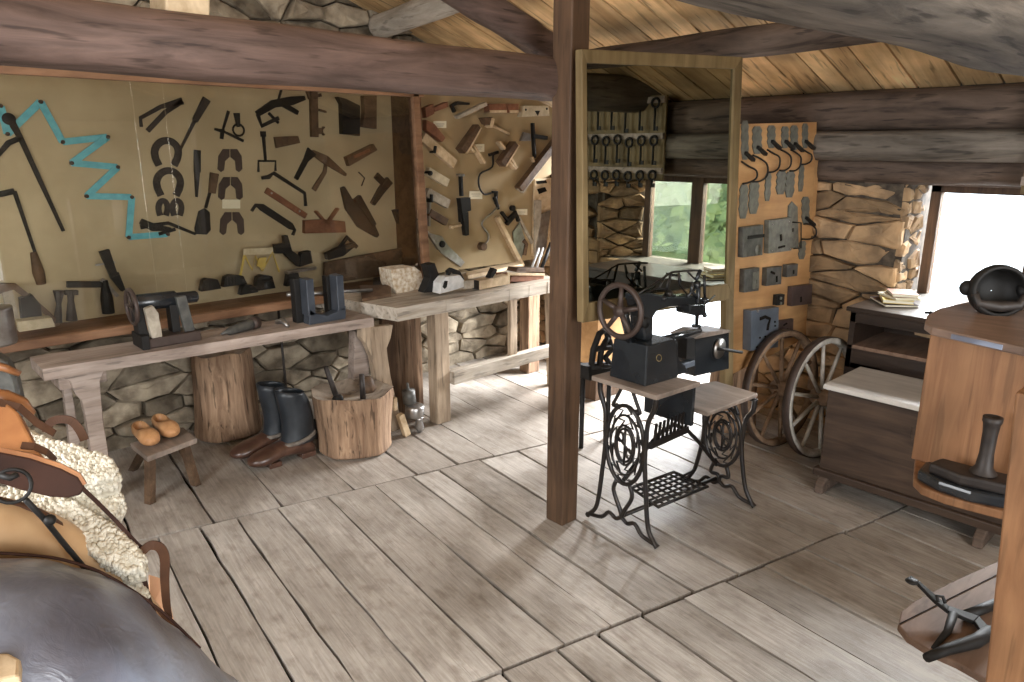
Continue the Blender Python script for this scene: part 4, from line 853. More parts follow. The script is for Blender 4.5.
# ================================================================ WORKBENCH
wk = thing('workbench', 'heavy pale workbench with thick top and lower stretcher below the tan board', 'workbench', (3.1, 3.8, 0))
m = MB(); segs = 8; fr = [aty(385, 316, 3.5), aty(553, 286, 3.44)]
xa = 2.30; xb = 3.72
for i in range(segs):
    a_, b_ = i / segs, (i + 1) / segs; x0_, x1_ = xa + (xb - xa) * a_, xa + (xb - xa) * b_; j = rnd.uniform(-.004, .004)
    m.hexa([(x0_, 3.45 + j, .72), (x1_, 3.45 + j, .72), (x1_, 4.15, .72), (x0_ - .16 * (i == 0), 4.15, .72), (x0_, 3.45 + j, .80), (x1_, 3.45 + j, .80), (x1_, 4.15, .80), (x0_ - .16 * (i == 0), 4.15, .80)])
m.build('worktop', 'worktop', wk)
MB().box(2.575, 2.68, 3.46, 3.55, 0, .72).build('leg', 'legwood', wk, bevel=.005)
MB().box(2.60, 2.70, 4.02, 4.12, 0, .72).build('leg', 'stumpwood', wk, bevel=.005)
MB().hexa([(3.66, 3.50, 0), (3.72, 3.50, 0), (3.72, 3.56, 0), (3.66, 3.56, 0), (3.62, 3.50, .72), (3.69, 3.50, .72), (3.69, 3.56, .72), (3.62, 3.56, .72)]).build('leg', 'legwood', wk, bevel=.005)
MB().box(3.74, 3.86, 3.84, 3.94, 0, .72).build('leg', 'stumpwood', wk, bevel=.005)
MB().box(3.20, 3.265, 3.46, 3.49, .30, .72).build('middle_leg', 'legwood', wk, bevel=.004)
MB().hexa([(2.68, 3.42, .25), (3.70, 3.45, .25), (3.70, 3.50, .25), (2.68, 3.50, .25), (2.68, 3.42, .335), (3.70, 3.45, .335), (3.70, 3.50, .335), (2.68, 3.50, .335)]).build('stretcher', 'worktop', wk, bevel=.005)
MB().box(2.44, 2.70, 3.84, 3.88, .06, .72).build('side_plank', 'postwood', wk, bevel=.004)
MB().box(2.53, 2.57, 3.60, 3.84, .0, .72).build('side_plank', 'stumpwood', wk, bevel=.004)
ZT = .80
TP = lambda x, y, dz=0: atz(x, y, ZT + dz)
t = thing('hand_plate', 'brown wooden float with upright grip lying at the left corner of the workbench', 'float', TP(375, 300))
MB().prism([TP(362, 302), TP(391, 297), TP(391, 287, .03), TP(360, 288, .03)], (0, 0, .018)).build('plate', 'toolbrown', t, bevel=.002)
MB().prism([TP(374, 292, .03), TP(380, 291, .03), TP(381, 277, .04), TP(375, 278, .04)], (0, .02, .0)).build('grip', 'ironsoft', t, bevel=.002)
bk = MB(); q = aty
P1 = [(391, 270), (404, 268), (415, 267), (421, 272), (423, 280), (421, 288), (408, 292), (397, 294), (393, 284)]
bk.prism(P(aty, P1, 3.82), (0, .14, 0)); t = thing('birch_block', 'split birch block with white ragged face at the bench left of the tool board', 'wood block', (2.6, 3.9, ZT)); bk.build('split_face', 'bark', t, disp=.012, dscale=.03)
# iron plane (black), pale plane, wooden box, tray
def bp_(name, cat, label, mat, pts, Y, dep, extra=()):
    t_ = thing(name, label, cat, aty(*pts[0], Y)); MB().prism(P(aty, pts, Y), (0, dep, 0)).build('body', mat, t_, bevel=.003)
    for nm, mt, q_, yy, dd in extra: MB().prism(P(aty, q_, yy), (0, dd, 0)).build(nm, mt, t_, bevel=.002)
    return t_
bp_('shoe_last', 'tool', 'black upright iron tool left of the pale hand plane on the workbench', I, [(424, 293), (440, 292), (444, 284), (440, 277), (435, 263), (427, 265), (430, 278)], 3.62, .07)
bp_('hand_plane', 'hand plane', 'pale hand plane with dark mouth and black iron on the workbench', 'white', [(440, 294), (441, 283), (446, 277), (460, 275), (464, 280), (464, 287), (455, 290)], 3.54, .08,
    [('mouth', I, [(443, 287), (445, 281), (448, 281), (447, 287), (445, 289)], 3.535, .01), ('iron', I, [(449, 277), (448, 271), (452, 268), (460, 271), (465, 280), (460, 281), (457, 275), (452, 272)], 3.58, .03)])
bp_('jack_plane', 'wooden plane', 'long pale wooden plane lying in the middle of the workbench', 'palewood', [(480, 290), (480, 281), (510, 275), (510, 284)], 3.52, .08, [('wedge', I, [(489, 278), (494, 268), (498, 270), (492, 279)], 3.54, .04), ('toe', 'greywood', [(465, 289), (465, 281), (474, 280), (474, 288)], 3.53, .06), ('mouth', I, [(474, 289), (474, 280), (480, 281), (480, 290)], 3.53, .06)])
bp_('wooden_tray', 'tray', 'shallow brown wooden tray with pale rim at the right end of the workbench', 'redwood', [(511, 282), (511, 275), (544, 275), (544, 281)], 3.56, .16, [('rim', 'palewood', [(508, 275.5), (508, 272.5), (545, 273.5), (545, 276)], 3.55, .012), ('inside', 'toolbrown', [(516, 272), (518, 268), (544, 268), (545, 272)], 3.62, .1)])
for i, (x0_, x1_, mt, lb) in enumerate(((531, 539, 'white', 'left one of the two pale chisels leaning at the workbench right end'), (536, 543, 'white', 'right one of the two pale chisels leaning at the workbench right end'), (541, 551, I, 'dark iron chisel leaning beside the two pale chisels'))):
    tag(MB().tube([aty(x0_, 270, 3.66), aty(x1_, 248 if i < 2 else 243, 3.72)], .009 if i < 2 else .014).build('bench_chisel', mt), lb, 'chisel', 'chisels leaning on the workbench')
m = MB(); m.prism([TP(466, 275), TP(520, 264), TP(523, 267), TP(468, 279)], (0, 0, .025)); tag(m.build('wood_lath', 'palewood', bevel=.002), 'pale wooden lath lying along the back of the workbench', 'lath')
# lantern-like iron machine part on floor right of bench leg
t = thing('oil_lamp', 'old metal spirit stove with stacked drums on a wooden wedge near the workbench leg', 'stove', (2.45, 3.62, 0))
a0 = aty(410, 440, 3.66)
bx = atz(415, 432, 0)
MB().lathe((bx.x, bx.y, .10), (.05, -.05, 1), [(0, .045), (.01, .06), (.07, .06), (.08, .05)]).build('drum', 'steel', t)
MB().lathe((bx.x - .03, bx.y, .20), (-.1, 0, 1), [(0, .04), (.08, .04), (.085, .01), (.13, .006)]).build('reservoir', 'lockgrey', t)
MB().lathe((bx.x + .02, bx.y - .02, 0), (0, 0, 1), [(0, .012), (.03, .03), (.08, .02), (.10, .03)]).build('foot', 'steel', t)
MB().obox((bx.x - .09, bx.y - .01, .075), (1, 0, .3), (0, 1, 0), (-.3, 0, 1), .02, .02, .075).build('wedge', 'palewood', t, bevel=.003)
MB().obox((bx.x - .11, bx.y + .05, .2), (1, 0, .1), (0, 1, 0), (0, 0, 1), .012, .02, .04).build('wedge', 'palewood', t, bevel=.003)

# ================================================================ FRAMED MIRROR, LOCK BOARD
YM = 1.958
mr = thing('framed_mirror', 'tall wood-framed mirror fixed beside the central post, reflecting the window', 'mirror', (2.9, YM, .92))
def fq(a_, b_, c_, d_, Y=YM, dep=.035): return MB().prism(P(aty, [a_, b_, c_, d_], Y), (0, dep, 0))
TLo, TRo, BRo, BLo = (582, 49), (743, 57), (734, 299), (583, 323)
TLi, TRi, BRi, BLi = (587, 63), (735, 69), (728, 284), (589, 303)
fq(TLo, TRo, TRi, TLi).build('top_rail', 'framewood', mr, bevel=.003)
fq(TRo, BRo, BRi, TRi).build('side_stile', 'framewood', mr, bevel=.003)
fq(BRo, BLo, BLi, BRi).build('bottom_rail', 'framewood', mr, bevel=.003)
fq(BLo, TLo, TLi, BLi).build('side_stile', 'framewood', mr, bevel=.003)
g = fq(TLi, TRi, BRi, BLi, YM + .012, .006); g.build('mirror_glass', 'mirror', mr)
MB().prism(P(aty, [TLi, TRi, BRi, BLi], YM + .022), (0, .01, 0)).build('back_board', 'toolbrown', mr)
for nm, q_ in (('leg', [(726, 298), (734, 298), (733, 400), (725, 402)]),):
    fq(*q_).build('support_leg', 'framewood', mr, bevel=.003)

lk = thing('lock_board', 'orange pine board covered with old locks and latches right of the mirror', 'display board', (3.8, 2.02, .5))
MB().prism(P(aty, [(741, 124), (817, 122), (806, 338), (731, 375)], 1.985), (0, .02, 0)).build('panel', 'lockboard', lk, bevel=.002)
MB().prism(P(aty, [(811, 150), (820, 148), (808, 330), (802, 332)], 2.01), (0, .03, 0)).build('side_batten', 'lockboard', lk, bevel=.002)
MB().prism(P(aty, [(722, 330), (735, 300), (735, 374), (724, 380)], 2.01), (0, .02, 0)).build('lower_batten', 'postwood', lk, bevel=.002)
cr = lambda x, y: (710 + x / 4.26, 100 + y / 4.26)      # close-up coordinates of the upper half
def jag(x, y0, y1, w, n=7, tilt=0):
    L = []; Rr = []
    for i in range(n + 1):
        t_ = i / n; yy = y0 + (y1 - y0) * t_; ww = w * (.55 if i in (0, n) else (1.0 if i % 2 else .78)); xx = x + tilt * t_
        L.append(cr(xx - ww / 2, yy)); Rr.append(cr(xx + ww / 2, yy))
    return L + Rr[::-1]
lat = [(145, 88, 255, 32, [(130, 262), (155, 282), (178, 300), (180, 330), (160, 350), (135, 357)], (142, 360, 505, 38), 'first thumb latch from the left, tall and narrow'),
       (197, 112, 230, 42, [(178, 235), (205, 250), (225, 275), (225, 320), (205, 345), (175, 348)], (186, 345, 485, 44), 'second thumb latch from the left, broad toothed plate'),
       (258, 108, 205, 36, [(240, 212), (262, 228), (278, 245), (276, 285), (262, 305), (240, 308)], (246, 310, 430, 26), 'third thumb latch from the left with slim lower plate'),
       (316, 112, 205, 32, [(298, 212), (318, 225), (327, 245), (324, 280), (310, 300), (292, 300)], (302, 302, 402, 42), 'fourth thumb latch from the left'),
       (355, 108, 215, 34, [(340, 212), (358, 225), (369, 245), (366, 280), (354, 300), (335, 302)], (340, 305, 415, 40), 'fifth thumb latch from the left'),
       (402, 100, 205, 26, [(388, 208), (405, 222), (415, 235), (413, 258), (402, 272), (380, 275)], (388, 278, 390, 22), 'sixth thumb latch, at the right end of the top row'),
       (404, 412, 530, 34, [(395, 528), (420, 530), (434, 550), (432, 578), (415, 592), (385, 592)], (392, 600, 678, 30), 'single thumb latch hanging below the top row at the right edge')]
for x, y0, y1, w, hd_, (lx, ly0, ly1, lw), lb in lat:
    t = thing('thumb_latch', lb + ' on the pine board', 'latch', LB.p(*cr(lx, ly1)), 'thumb latches on the pine board')
    m = MB(); shape(LB, 'p', jag(x, y0, y1, w), 0, .005, m); up_ = m.build('upper_plate', 'latchgrey', t)
    m = MB(); shape(LB, 'p', jag(lx, ly0, ly1, lw, tilt=-6), 0, .005, m); m.build('lower_plate', 'latchgrey', t)
    m = MB(); pts = LB.pts([cr(*p_) for p_ in hd_]); of = [.006, .014, .025, .025, .014, .006]
    m.stube([p_ + LB.n * o_ for p_, o_ in zip(pts, of)], .005, 6); m.build('handle', I, t)
    m = MB(); shape(LB, 's', [cr(x - 4, y1 - 30), cr(x + 32, y1 + 2)], 2.6, .02, m); m.build('thumb_piece', I, up_)
def lock(label, box, mat='lockgrey', t_=.03, extra=(), px=True, skew=0):
    x0_, y0_, x1_, y1_ = box
    t = thing('rim_lock', label, 'lock', LB.p(x0_, y1_), 'rim locks on the pine board')
    sl = (y1_ - y0_) * .0 + (x1_ - x0_) * -.13
    m = MB(); shape(LB, 'p', [(x0_, y0_ - sl * 0), (x1_, y0_ + sl), (x1_ - .8, y1_ + sl), (x0_ - .8, y1_)], 0, t_, m); pl_ = m.build('plate', mat, t, bevel=.0015)
    for nm, mt, kind, data, w in extra:
        m = MB(); shape(LB, kind, data, w, .008, m, off=t_); m.build(nm, mt, pl_)
    return t
lock('dark lock with round escutcheon and bolts, left in the upper row of locks', (738, 227, 758, 257), extra=[('escutcheon', 'latchgrey', 'd', (752, 249, 4.6), 0), ('keyhole', 'darkgap', 's', [(752.5, 246), (752.5, 251)], 1.6), ('bolt', I, 's', [(742, 237), (758, 235)], 3)])
lock('large grey square lock with keyhole and slot, centre of the upper row of locks', (764, 220, 787, 253), 'latchgrey', .03, extra=[('keyhole', 'darkgap', 's', [(775, 234), (775.4, 240)], 2), ('keyhole', 'darkgap', 's', [(773, 247), (779, 245.5)], 1.8)] + [('screw', 'steel', 'd', q_, 0) for q_ in ((767, 224, .8), (783, 221, .8), (766, 250, .8), (784, 248, .8))])
t = thing('door_handle_plate', 'narrow lock plate with drop handle, right of the large grey square lock', 'lock', LB.p(793, 248), 'rim locks on the pine board')
m = MB(); shape(LB, 'p', [cr(330, 450), cr(345, 432), cr(368, 455), cr(372, 630), cr(332, 632), cr(328, 500)], 0, .006, m); m.build('plate', 'latchgrey', t)
m = MB(); pp = LB.pts([cr(345, 520), cr(374, 522), cr(374, 630), cr(350, 632)]); m.tube([pp[0] + LB.n * .01, pp[1] + LB.n * .02, pp[2] + LB.n * .02, pp[3] + LB.n * .01], .004, 6); m.build('handle', I, t)
m = MB(); shape(LB, 's', [cr(347, 546), cr(347, 560)], 1.4, .009, m); m.build('keyhole', 'darkgap', t)
cr2 = lambda x, y: (710 + x / 4.01, 230 + y / 4.01)
def lock2(label, b_, mat='lockgrey', t_=.03, extra=()):
    (a0_, c0_), (a1_, c1__) = cr2(b_[0], b_[1]), cr2(b_[2], b_[3]); return lock(label, (a0_, c0_, a1_, c1__), mat, t_, extra)
q2 = lambda *p_: [cr2(*k_) for k_ in p_]
lock2('dark lock with raised square cover, left in the middle row of locks', (118, 155, 178, 248), extra=[('cover', 'latchgrey', 'p', q2((148, 168), (172, 162), (172, 228), (148, 234)), 0), ('keyhole', 'darkgap', 's', q2((162, 195), (162, 212)), 1.5)])
lock2('bluish square lock with keyhole, centre of the middle row of locks', (208, 150, 268, 222), extra=[('keyhole', 'darkgap', 's', q2((245, 182), (245, 205)), 1.8), ('keyhole', 'darkgap', 's', q2((222, 165), (236, 172)), 2)])
lock2('smallest square lock, right in the middle row of locks', (290, 138, 333, 187), extra=[('keyhole', 'darkgap', 's', q2((313, 158), (313, 172)), 1.3)])
lock2('brownish wide lock at the right edge below the middle row', (310, 225, 391, 303), 'lockred', extra=[('keyhole', 'darkgap', 's', q2((343, 265), (343, 285)), 1.8)])
lock2('tiny iron catch left of the brownish wide lock', (252, 258, 280, 300), I, extra=[('bolt', 'latchgrey', 'd', (*cr2(262, 270), 1.5), 0), ('bolt', 'latchgrey', 'd', (*cr2(262, 290), 1.5), 0)])
lock2('very large blue-grey square lock plate low on the pine board', (132, 318, 243, 478), 'locksteel', .05, extra=[('opening', 'darkgap', 's', q2((165, 350), (185, 342), (205, 350), (198, 375), (195, 395)), 3), ('rivet', 'darkgap', 'd', (*cr2(165, 425), .9), 0), ('rivet', 'darkgap', 'd', (*cr2(186, 420), .9), 0), ('rivet', 'darkgap', 'd', (*cr2(225, 362), .9), 0), ('rivet', 'darkgap', 'd', (*cr2(226, 378), .9), 0), ('rivet', 'steel', 'd', (*cr2(156, 318), 1.6), 0), ('rivet', 'darkgap', 'd', (*cr2(152, 462), .9), 0), ('rivet', 'darkgap', 'd', (*cr2(222, 440), .9), 0)])
lock2('reddish thin lock plate tilted at the bottom right of the pine board', (258, 362, 325, 438), 'lockred', .015, extra=[('keyhole', 'darkgap', 's', q2((298, 395), (300, 412)), 1.8), ('keyhole', 'darkgap', 's', q2((283, 380), (296, 372)), 1.2)])

# keys on a rail above the window wall, seen only in the mirror
kb = thing('key_board', 'rails of hanging old keys on the log wall, reflected in the mirror', 'key board', (4.2, .3, 1.5))
MB().box(4.205, 4.22, -.6, .93, 1.485, 2.04).build('panel', 'framewood', kb)
for z in (2.02, 1.785, 1.555): MB().box(4.18, 4.205, -.6, .93, z - .03, z + .01).build('rail', 'benchwood', kb)
def key_mb(y, z, L, r):
    m = MB(); X_ = 4.165; m.tube(circ((X_, y, z), r, (-1, 0, 0), 12), .009, 5, closed=True); m.tube([(X_, y, z - r), (X_, y, z - r - L)], .008, 6)
    m.box(X_ - .004, X_ + .004, y, y + .028, z - r - L, z - r - L + .028); return m
num = ['nearest the window', 'second', 'third', 'fourth', 'fifth', 'sixth', 'seventh', 'eighth', 'ninth', 'tenth', 'eleventh', 'twelfth', 'thirteenth', 'fourteenth']
for zr, L, n_, kd in ((2.01, .15, 10, 'top'), (1.765, .13, 11, 'middle'), (1.535, .05, 11, 'lowest')):
    k0 = None
    for i in range(n_):
        y = .87 - i * (.125 if zr > 1.9 else .105)
        lb = f'old iron key on the {kd} mirrored rail, {num[i]}' + (' from the window' if i else '')
        if k0 is None:
            k0 = key_mb(y, zr - .02, L, .03).build('iron_key', I); base = k0.location.copy(); y00 = y; tag(k0, lb, 'key', f'keys on the {kd} rail')
        else:
            c = k0.copy(); C.objects.link(c); c.location = base + Vector((0, y - y00, rnd.uniform(-.012, .012))); c['label'] = lb

# ================================================================ STUMP, WHEELS, CHEST, DESK
stump('tree_stump', 3.93, 2.2, .155, .15, .44, 'pale tree stump standing below the pine board behind the sewing table', seed=14)
def wheel(c, axis, r, label, mat, hub=.05):
    c = Vector(c); ax_ = Vector(axis).normalized(); t = thing('spoked_wheel', label, 'wheel', (c.x, c.y, 0), 'spoked wooden wheels')
    n = 36; q = []
    u = ax_.orthogonal().normalized(); v = ax_.cross(u)
    ring = lambda rr, h: [c + ax_ * h + (u * math.cos(6.28318 * k / n) + v * math.sin(6.28318 * k / n)) * rr for k in range(n)]
    def annulus(ra, rb, h0, h1, m):
        vs = ring(ra, h0) + ring(rb, h0) + ring(rb, h1) + ring(ra, h1); fs = []
        for k in range(n):
            j = (k + 1) % n
            for a_ in range(4): b_ = (a_ + 1) % 4; fs.append((a_ * n + k, a_ * n + j, b_ * n + j, b_ * n + k))
        m.add(vs, fs, True); return m
    annulus(r - .035, r - .004, -.02, .02, MB()).build('rim', mat, t)
    annulus(r - .004, r, -.022, .022, MB()).build('tyre', 'rust', t)
    MB().lathe(c - ax_ * .06, ax_, [(0, .03), (.02, .045), (.06, .05), (.10, .045), (.12, .03)]).build('hub', 'wheelbrown', t)
    for k in range(10):
        a_ = 6.28318 * k / 10 + .2; d = u * math.cos(a_) + v * math.sin(a_)
        MB().tube([c + d * .04, c + d * (r - .03)], [.013, .010], 6).build('spoke', mat, t)
    return t
wax = (-.93, -.30, .05)
wheel((3.885, 1.625, .345), (-.12, -1, .06), .345, 'nearer spoked cart wheel with pale rim and spokes leaning by the dark chest', 'wheelwood')
wheel((3.87, 1.86, .345), (-.12, -1, .06), .345, 'farther spoked cart wheel with browner rim, behind the pale one', 'wheelbrown')

ch = thing('blanket_chest', 'dark wooden chest with glare-whitened top standing on runner feet at the right', 'chest', (3.7, 1.0, 0))
CX0, CX1, CY0, CY1 = 3.46, 3.86, .55, 1.42
MB().box(CX0, CX1, CY0, CY1, .12, .545).build('body', 'chestwood', ch, bevel=.006)
MB().box(CX0 - .02, CX1 + .02, CY0 - .02, CY1 + .02, .545, .57).build('lid', 'chesttop_glare', ch, bevel=.005)
MB().box(CX0 - .025, CX0 + .03, CY0 - .02, CY1 + .02, .085, .125).build('base_moulding', 'chestwood', ch, bevel=.006)
for y in (.66, 1.37): MB().prism([(CX0 - .045, y, .0), (CX1, y, .0), (CX1, y, .085), (CX0 + .0, y, .085), (CX0 - .045, y, .05)], (0, .045, 0)).build('runner_foot', 'beamdark', ch, bevel=.008)
MB().box(CX0 - .004, CX0 + .002, .93, 1.02, .40, .46).build('lock_plate', 'chestwood', ch, bevel=.002)

dk = thing('writing_desk', 'near-black wooden desk with open compartments standing under the window', 'desk', (4.15, 1.2, 0))
DX0, DX1, DYa, DYb, DZ = 3.95, 4.40, .45, 1.55, .87
MB().box(DX0 - .02, DX1, DYa, DYb + .02, DZ - .025, DZ).build('desk_top', 'deskwood', dk, bevel=.005)
MB().box(DX0, DX0 + .03, DYa, DYb, DZ - .085, DZ - .025).build('frieze', 'deskwood', dk, bevel=.002)
MB().box(DX0, DX1, DYb - .03, DYb, .0, DZ - .03).build('side_panel', 'deskwood', dk, bevel=.002)
MB().box(DX0, DX1, DYa, DYa + .03, .0, DZ - .03).build('side_panel', 'deskwood', dk, bevel=.002)
MB().box(DX0, DX1, DYa, DYb, .64, .66).build('shelf', 'shelfwood', dk, bevel=.002)
MB().box(DX0, DX0 + .03, DYa, DYb, .53, .64).build('rail', 'deskwood', dk, bevel=.002)
MB().box(DX1 - .02, DX1, DYa, DYb, .60, DZ - .03).build('back_panel', 'deskwood', dk)
MB().box(DX0, DX0 + .04, DYb - .20, DYb - .03, .3, .56).build('stile', 'deskwood', dk)
MB().box(DX0, DX0 + .03, DYa, DYb, .37, .42).build('rail', 'deskwood', dk, bevel=.002)
MB().box(DX0, DX1, DYa, DYb, .10, .13).build('shelf', 'deskwood', dk, bevel=.002)
# books and tools on the desk
def pl_stack():
    z = DZ; cx, cy = atz(893, 303, DZ).x, atz(893, 303, DZ).y
    for i, (w, d_, h, mt, lb, rot) in enumerate(((.24, .17, .014, 'leatherbrown', 'flat dark book at the bottom of the pile on the desk', .1), (.2, .15, .02, 'yellow', 'second book of the pile on the desk with orange edges', -.15), (.19, .14, .012, 'paper', 'open pale booklet third in the pile on the desk', .25), (.17, .13, .018, 'redwood', 'topmost worn brown book of the pile on the desk', -.05))):
        t = thing('book', lb, 'book', (cx + .02 * i, cy, z), 'books on the desk'); u = (math.cos(rot + .6), math.sin(rot + .6), 0); v = (-math.sin(rot + .6), math.cos(rot + .6), 0)
        MB().obox((cx + .01 * i, cy - .01 * i, z + h / 2), u, v, (0, 0, 1), w / 2 - .004, d_ / 2 - .003, h / 2 - .002).build('pages', 'paper', t)
        m = MB(); m.obox((cx + .01 * i, cy - .01 * i, z + h - .0012), u, v, (0, 0, 1), w / 2, d_ / 2, .0012); m.obox((cx + .01 * i, cy - .01 * i, z + .0012), u, v, (0, 0, 1), w / 2, d_ / 2, .0012)
        m.build('cover', mt, t); z += h
pl_stack()
m = MB(); a_ = atz(925, 312, DZ + .005); m.tube([a_, a_ + Vector((.0, -.12, 0))], .006); m.ball(a_ + Vector((0, -.03, .0)), .012); tag(m.build('awl', I), 'small dark awl lying on the desk top right of the books', 'awl')

# ================================================================ SEWING MACHINE ON TREADLE TABLE
XL, XR = 2.38, 3.03; ZL, ZR = .70, .555
td = thing('treadle_table', 'cast-iron treadle table with two oval scroll side frames and lower right leaf', 'treadle table', (2.7, 1.78, 0))
MB().prism([(2.33, 1.64, ZL), (2.62, 1.62, ZL), (2.60, 1.75, ZL), (2.68, 1.78, ZL), (2.66, 1.96, ZL), (2.34, 2.0, ZL)], (0, 0, .022)).build('table_top', 'shelftop', td, bevel=.004)
MB().prism([(2.66, 1.60, ZR), (3.06, 1.58, ZR), (3.08, 1.82, ZR), (2.86, 1.90, ZR), (2.84, 1.84, ZR), (2.68, 1.86, ZR)], (0, 0, .02)).build('side_leaf', 'shelftop', td, bevel=.004)
MB().box(2.63, 2.65, 1.66, 1.92, .50, ZL).build('drop_panel', 'machineblack', td, bevel=.003)
def side_frame(X, yc, zt, hw, oz, ov, oh, flip=1):
    """oval lattice frame in the plane x = X; yc centre, zt top height, oz oval centre height"""
    t_ = .012; out = []
    V = lambda y, z, dx=0: Vector((X + dx, yc + y, z))
    fr = MB()
    for s_ in (-1, 1):
        fr.stube([V(s_ * hw * .92, zt), V(s_ * hw * .90, zt - .06), V(s_ * hw * .72, oz + ov * .75), V(s_ * (oh + .008), oz + ov * .25), V(s_ * (oh + .006), oz - ov * .2), V(s_ * hw * .74, oz - ov * .85), V(s_ * hw * .88, .09), V(s_ * hw * 1.10, .03), V(s_ * hw * 1.22, .012)], [.013, .012, .011, .011, .011, .011, .011, .011, .015], 7)
        fr.stube([V(s_ * hw * .15, zt), V(s_ * hw * .3, zt - .05), V(s_ * hw * .45, zt - .10), V(s_ * oh * .45, oz + ov * .95)], .009, 6)
        fr.stube([V(s_ * oh * .35, oz - ov * .97), V(s_ * oh * .5, oz - ov - .05), V(s_ * oh * .1, .11), V(0, .07)], .010, 6)
    fr.stube([V(-hw * 1.16, .02), V(-hw * .7, .035), V(-hw * .45, .075), V(-hw * .2, .06), V(0, .075), V(hw * .2, .06), V(hw * .45, .075), V(hw * .7, .035), V(hw * 1.16, .02)], .010, 7)
    fr.stube([V(-hw, zt - .006), V(hw, zt - .006)], .009, 6)
    fr.build('side_frame', 'castiron', td)
    lt = MB()
    ell = lambda f: [V(oh * f * math.cos(6.2832 * k / 28), oz + ov * f * math.sin(6.2832 * k / 28)) for k in range(28)]
    lt.tube(ell(1), .010, 6, closed=True); lt.tube(ell(.76), .006, 6, closed=True); lt.tube(ell(.50), .0065, 6, closed=True)
    for k in range(12):
        a_ = 6.2832 * k / 12; c_, s_ = math.cos(a_), math.sin(a_); c2, s2 = math.cos(a_ + .35), math.sin(a_ + .35)
        lt.tube([V(oh * c_, oz + ov * s_), V(oh * .88 * c2, oz + ov * .88 * s2), V(oh * .76 * c_, oz + ov * .76 * s_)], .005, 5)
    for k in range(8):
        a_ = 6.2832 * k / 8 + .2; lt.tube([V(oh * .76 * math.cos(a_), oz + ov * .76 * math.sin(a_)), V(oh * .62 * math.cos(a_ + .5), oz + ov * .62 * math.sin(a_ + .5)), V(oh * .5 * math.cos(a_), oz + ov * .5 * math.sin(a_))], .005, 5)
    # scrollwork in the centre
    for s_ in (-1, 1):
        lt.tube([V(s_ * oh * .42 * math.sin(q / 10 * 3.1), oz + s_ * ov * .0 + ov * .42 * math.cos(q / 10 * 3.1) * (1 if s_ > 0 else 1)) for q in range(11)], .006, 5)
        lt.tube([V(s_ * oh * (.22 + .14 * math.cos(q * .7)), oz + s_ * ov * .18 + ov * .12 * math.sin(q * .7)) for q in range(9)], .006, 5)
    lt.tube([V(-oh * .45, oz - ov * .2), V(0, oz), V(oh * .45, oz + ov * .2)], .006, 5); lt.tube([V(0, oz - ov * .5), V(0, oz + ov * .5)], .006, 5)
    lt.build('oval_lattice', 'castiron', td)
side_frame(XL, 1.83, ZL, .165, .43, .185, .105)
side_frame(XR, 1.73, ZR, .165, .325, .16, .10)
m = MB(); m.tube([(XL, 1.83, .085), (XR, 1.75, .085)], .010); m.stube([(XL, 1.83, .26), ((XL + XR) / 2, 1.8, .45), (XR, 1.75, .16)], .010)
m.strip([(XL, 1.70, .47), (2.66, 1.70, .47)], .03, (0, -1, 0), .012)
for k in range(9): m.strip([(XL + .03 + k * .029, 1.70, .47), (XL + .04 + k * .029, 1.70, .56)], .012, (0, -1, 0), .008)
m.build('cross_brace', 'castiron', td)
pd = MB(); A, B, Cc, D_ = Vector((2.53, 1.74, .11)), Vector((2.84, 1.68, .13)), Vector((2.82, 1.86, .15)), Vector((2.56, 1.92, .13))
pd.tube([A, B, Cc, D_], .009, 6, closed=True)
for k in range(1, 8): pd.tube([A.lerp(B, k / 8), D_.lerp(Cc, k / 8)], .006, 5)
for k in range(1, 6): pd.tube([A.lerp(D_, k / 6), B.lerp(Cc, k / 6)], .006, 5)
pd.build('foot_pedal', 'castiron', td)
MB().tube([Cc, (2.86, 1.84, .12), (2.92, 1.80, .15)], .007, 6).build('pedal_hook', 'castiron', td)

sm = thing('sewing_machine', 'black antique cobbler sewing machine with big flywheel on the treadle table', 'sewing machine', (2.55, 1.82, ZL + .022))
z0 = ZL + .022
MB().hexa([(2.385, 1.74, z0), (2.60, 1.72, z0), (2.60, 1.92, z0), (2.39, 1.94, z0), (2.40, 1.75, z0 + .175), (2.585, 1.735, z0 + .175), (2.585, 1.905, z0 + .175), (2.40, 1.93, z0 + .175)]).build('base_box', 'machineblack', sm, bevel=.006)
MB().prism([(2.59, 1.74, z0), (2.69, 1.735, z0), (2.675, 1.737, z0 + .035), (2.635, 1.738, z0 + .06), (2.61, 1.738, z0 + .10), (2.605, 1.738, z0 + .15), (2.59, 1.74, z0 + .165)], (0, .14, 0)).build('base_toe', 'machineblack', sm, bevel=.004)
MB().tube([aty(659 + 2.6 * math.cos(q), 358 + 3.4 * math.sin(q), 1.728) for q in [i * .63 for i in range(10)]], .0016, 4, closed=True).build('gilt_emblem', 'gold', sm)
cq = lambda x, y: (570 + x / 5.12, 240 + y / 5.12)
YS = 1.80
body = [(350, 280), (400, 270), (450, 278), (520, 290), (640, 285), (688, 298), (694, 330), (640, 338), (510, 343), (450, 362), (428, 395), (425, 510), (385, 518), (376, 400), (352, 310)]
MB().prism(P(aty, [cq(*q_) for q_ in body], YS), (0, .075, 0)).build('arm_casting', 'machineblack', sm, bevel=.008)
MB().prism(P(aty, [cq(*q_) for q_ in [(618, 330), (695, 325), (700, 385), (650, 390), (615, 380)]], YS - .01), (0, .08, 0)).build('needle_head', 'machineblack', sm, bevel=.006)
MB().lathe(aty(*cq(395, 425), YS - .012), (0, 1, 0), [(0, .022), (.012, .026)], 16).build('cover_boss', I, sm)
MB().tube([aty(*cq(385, 532), YS + .03), aty(*cq(540, 495), YS + .03), aty(*cq(665, 462), YS + .03)], [.019, .018, .013]).build('cylinder_bed', 'machineblack', sm)
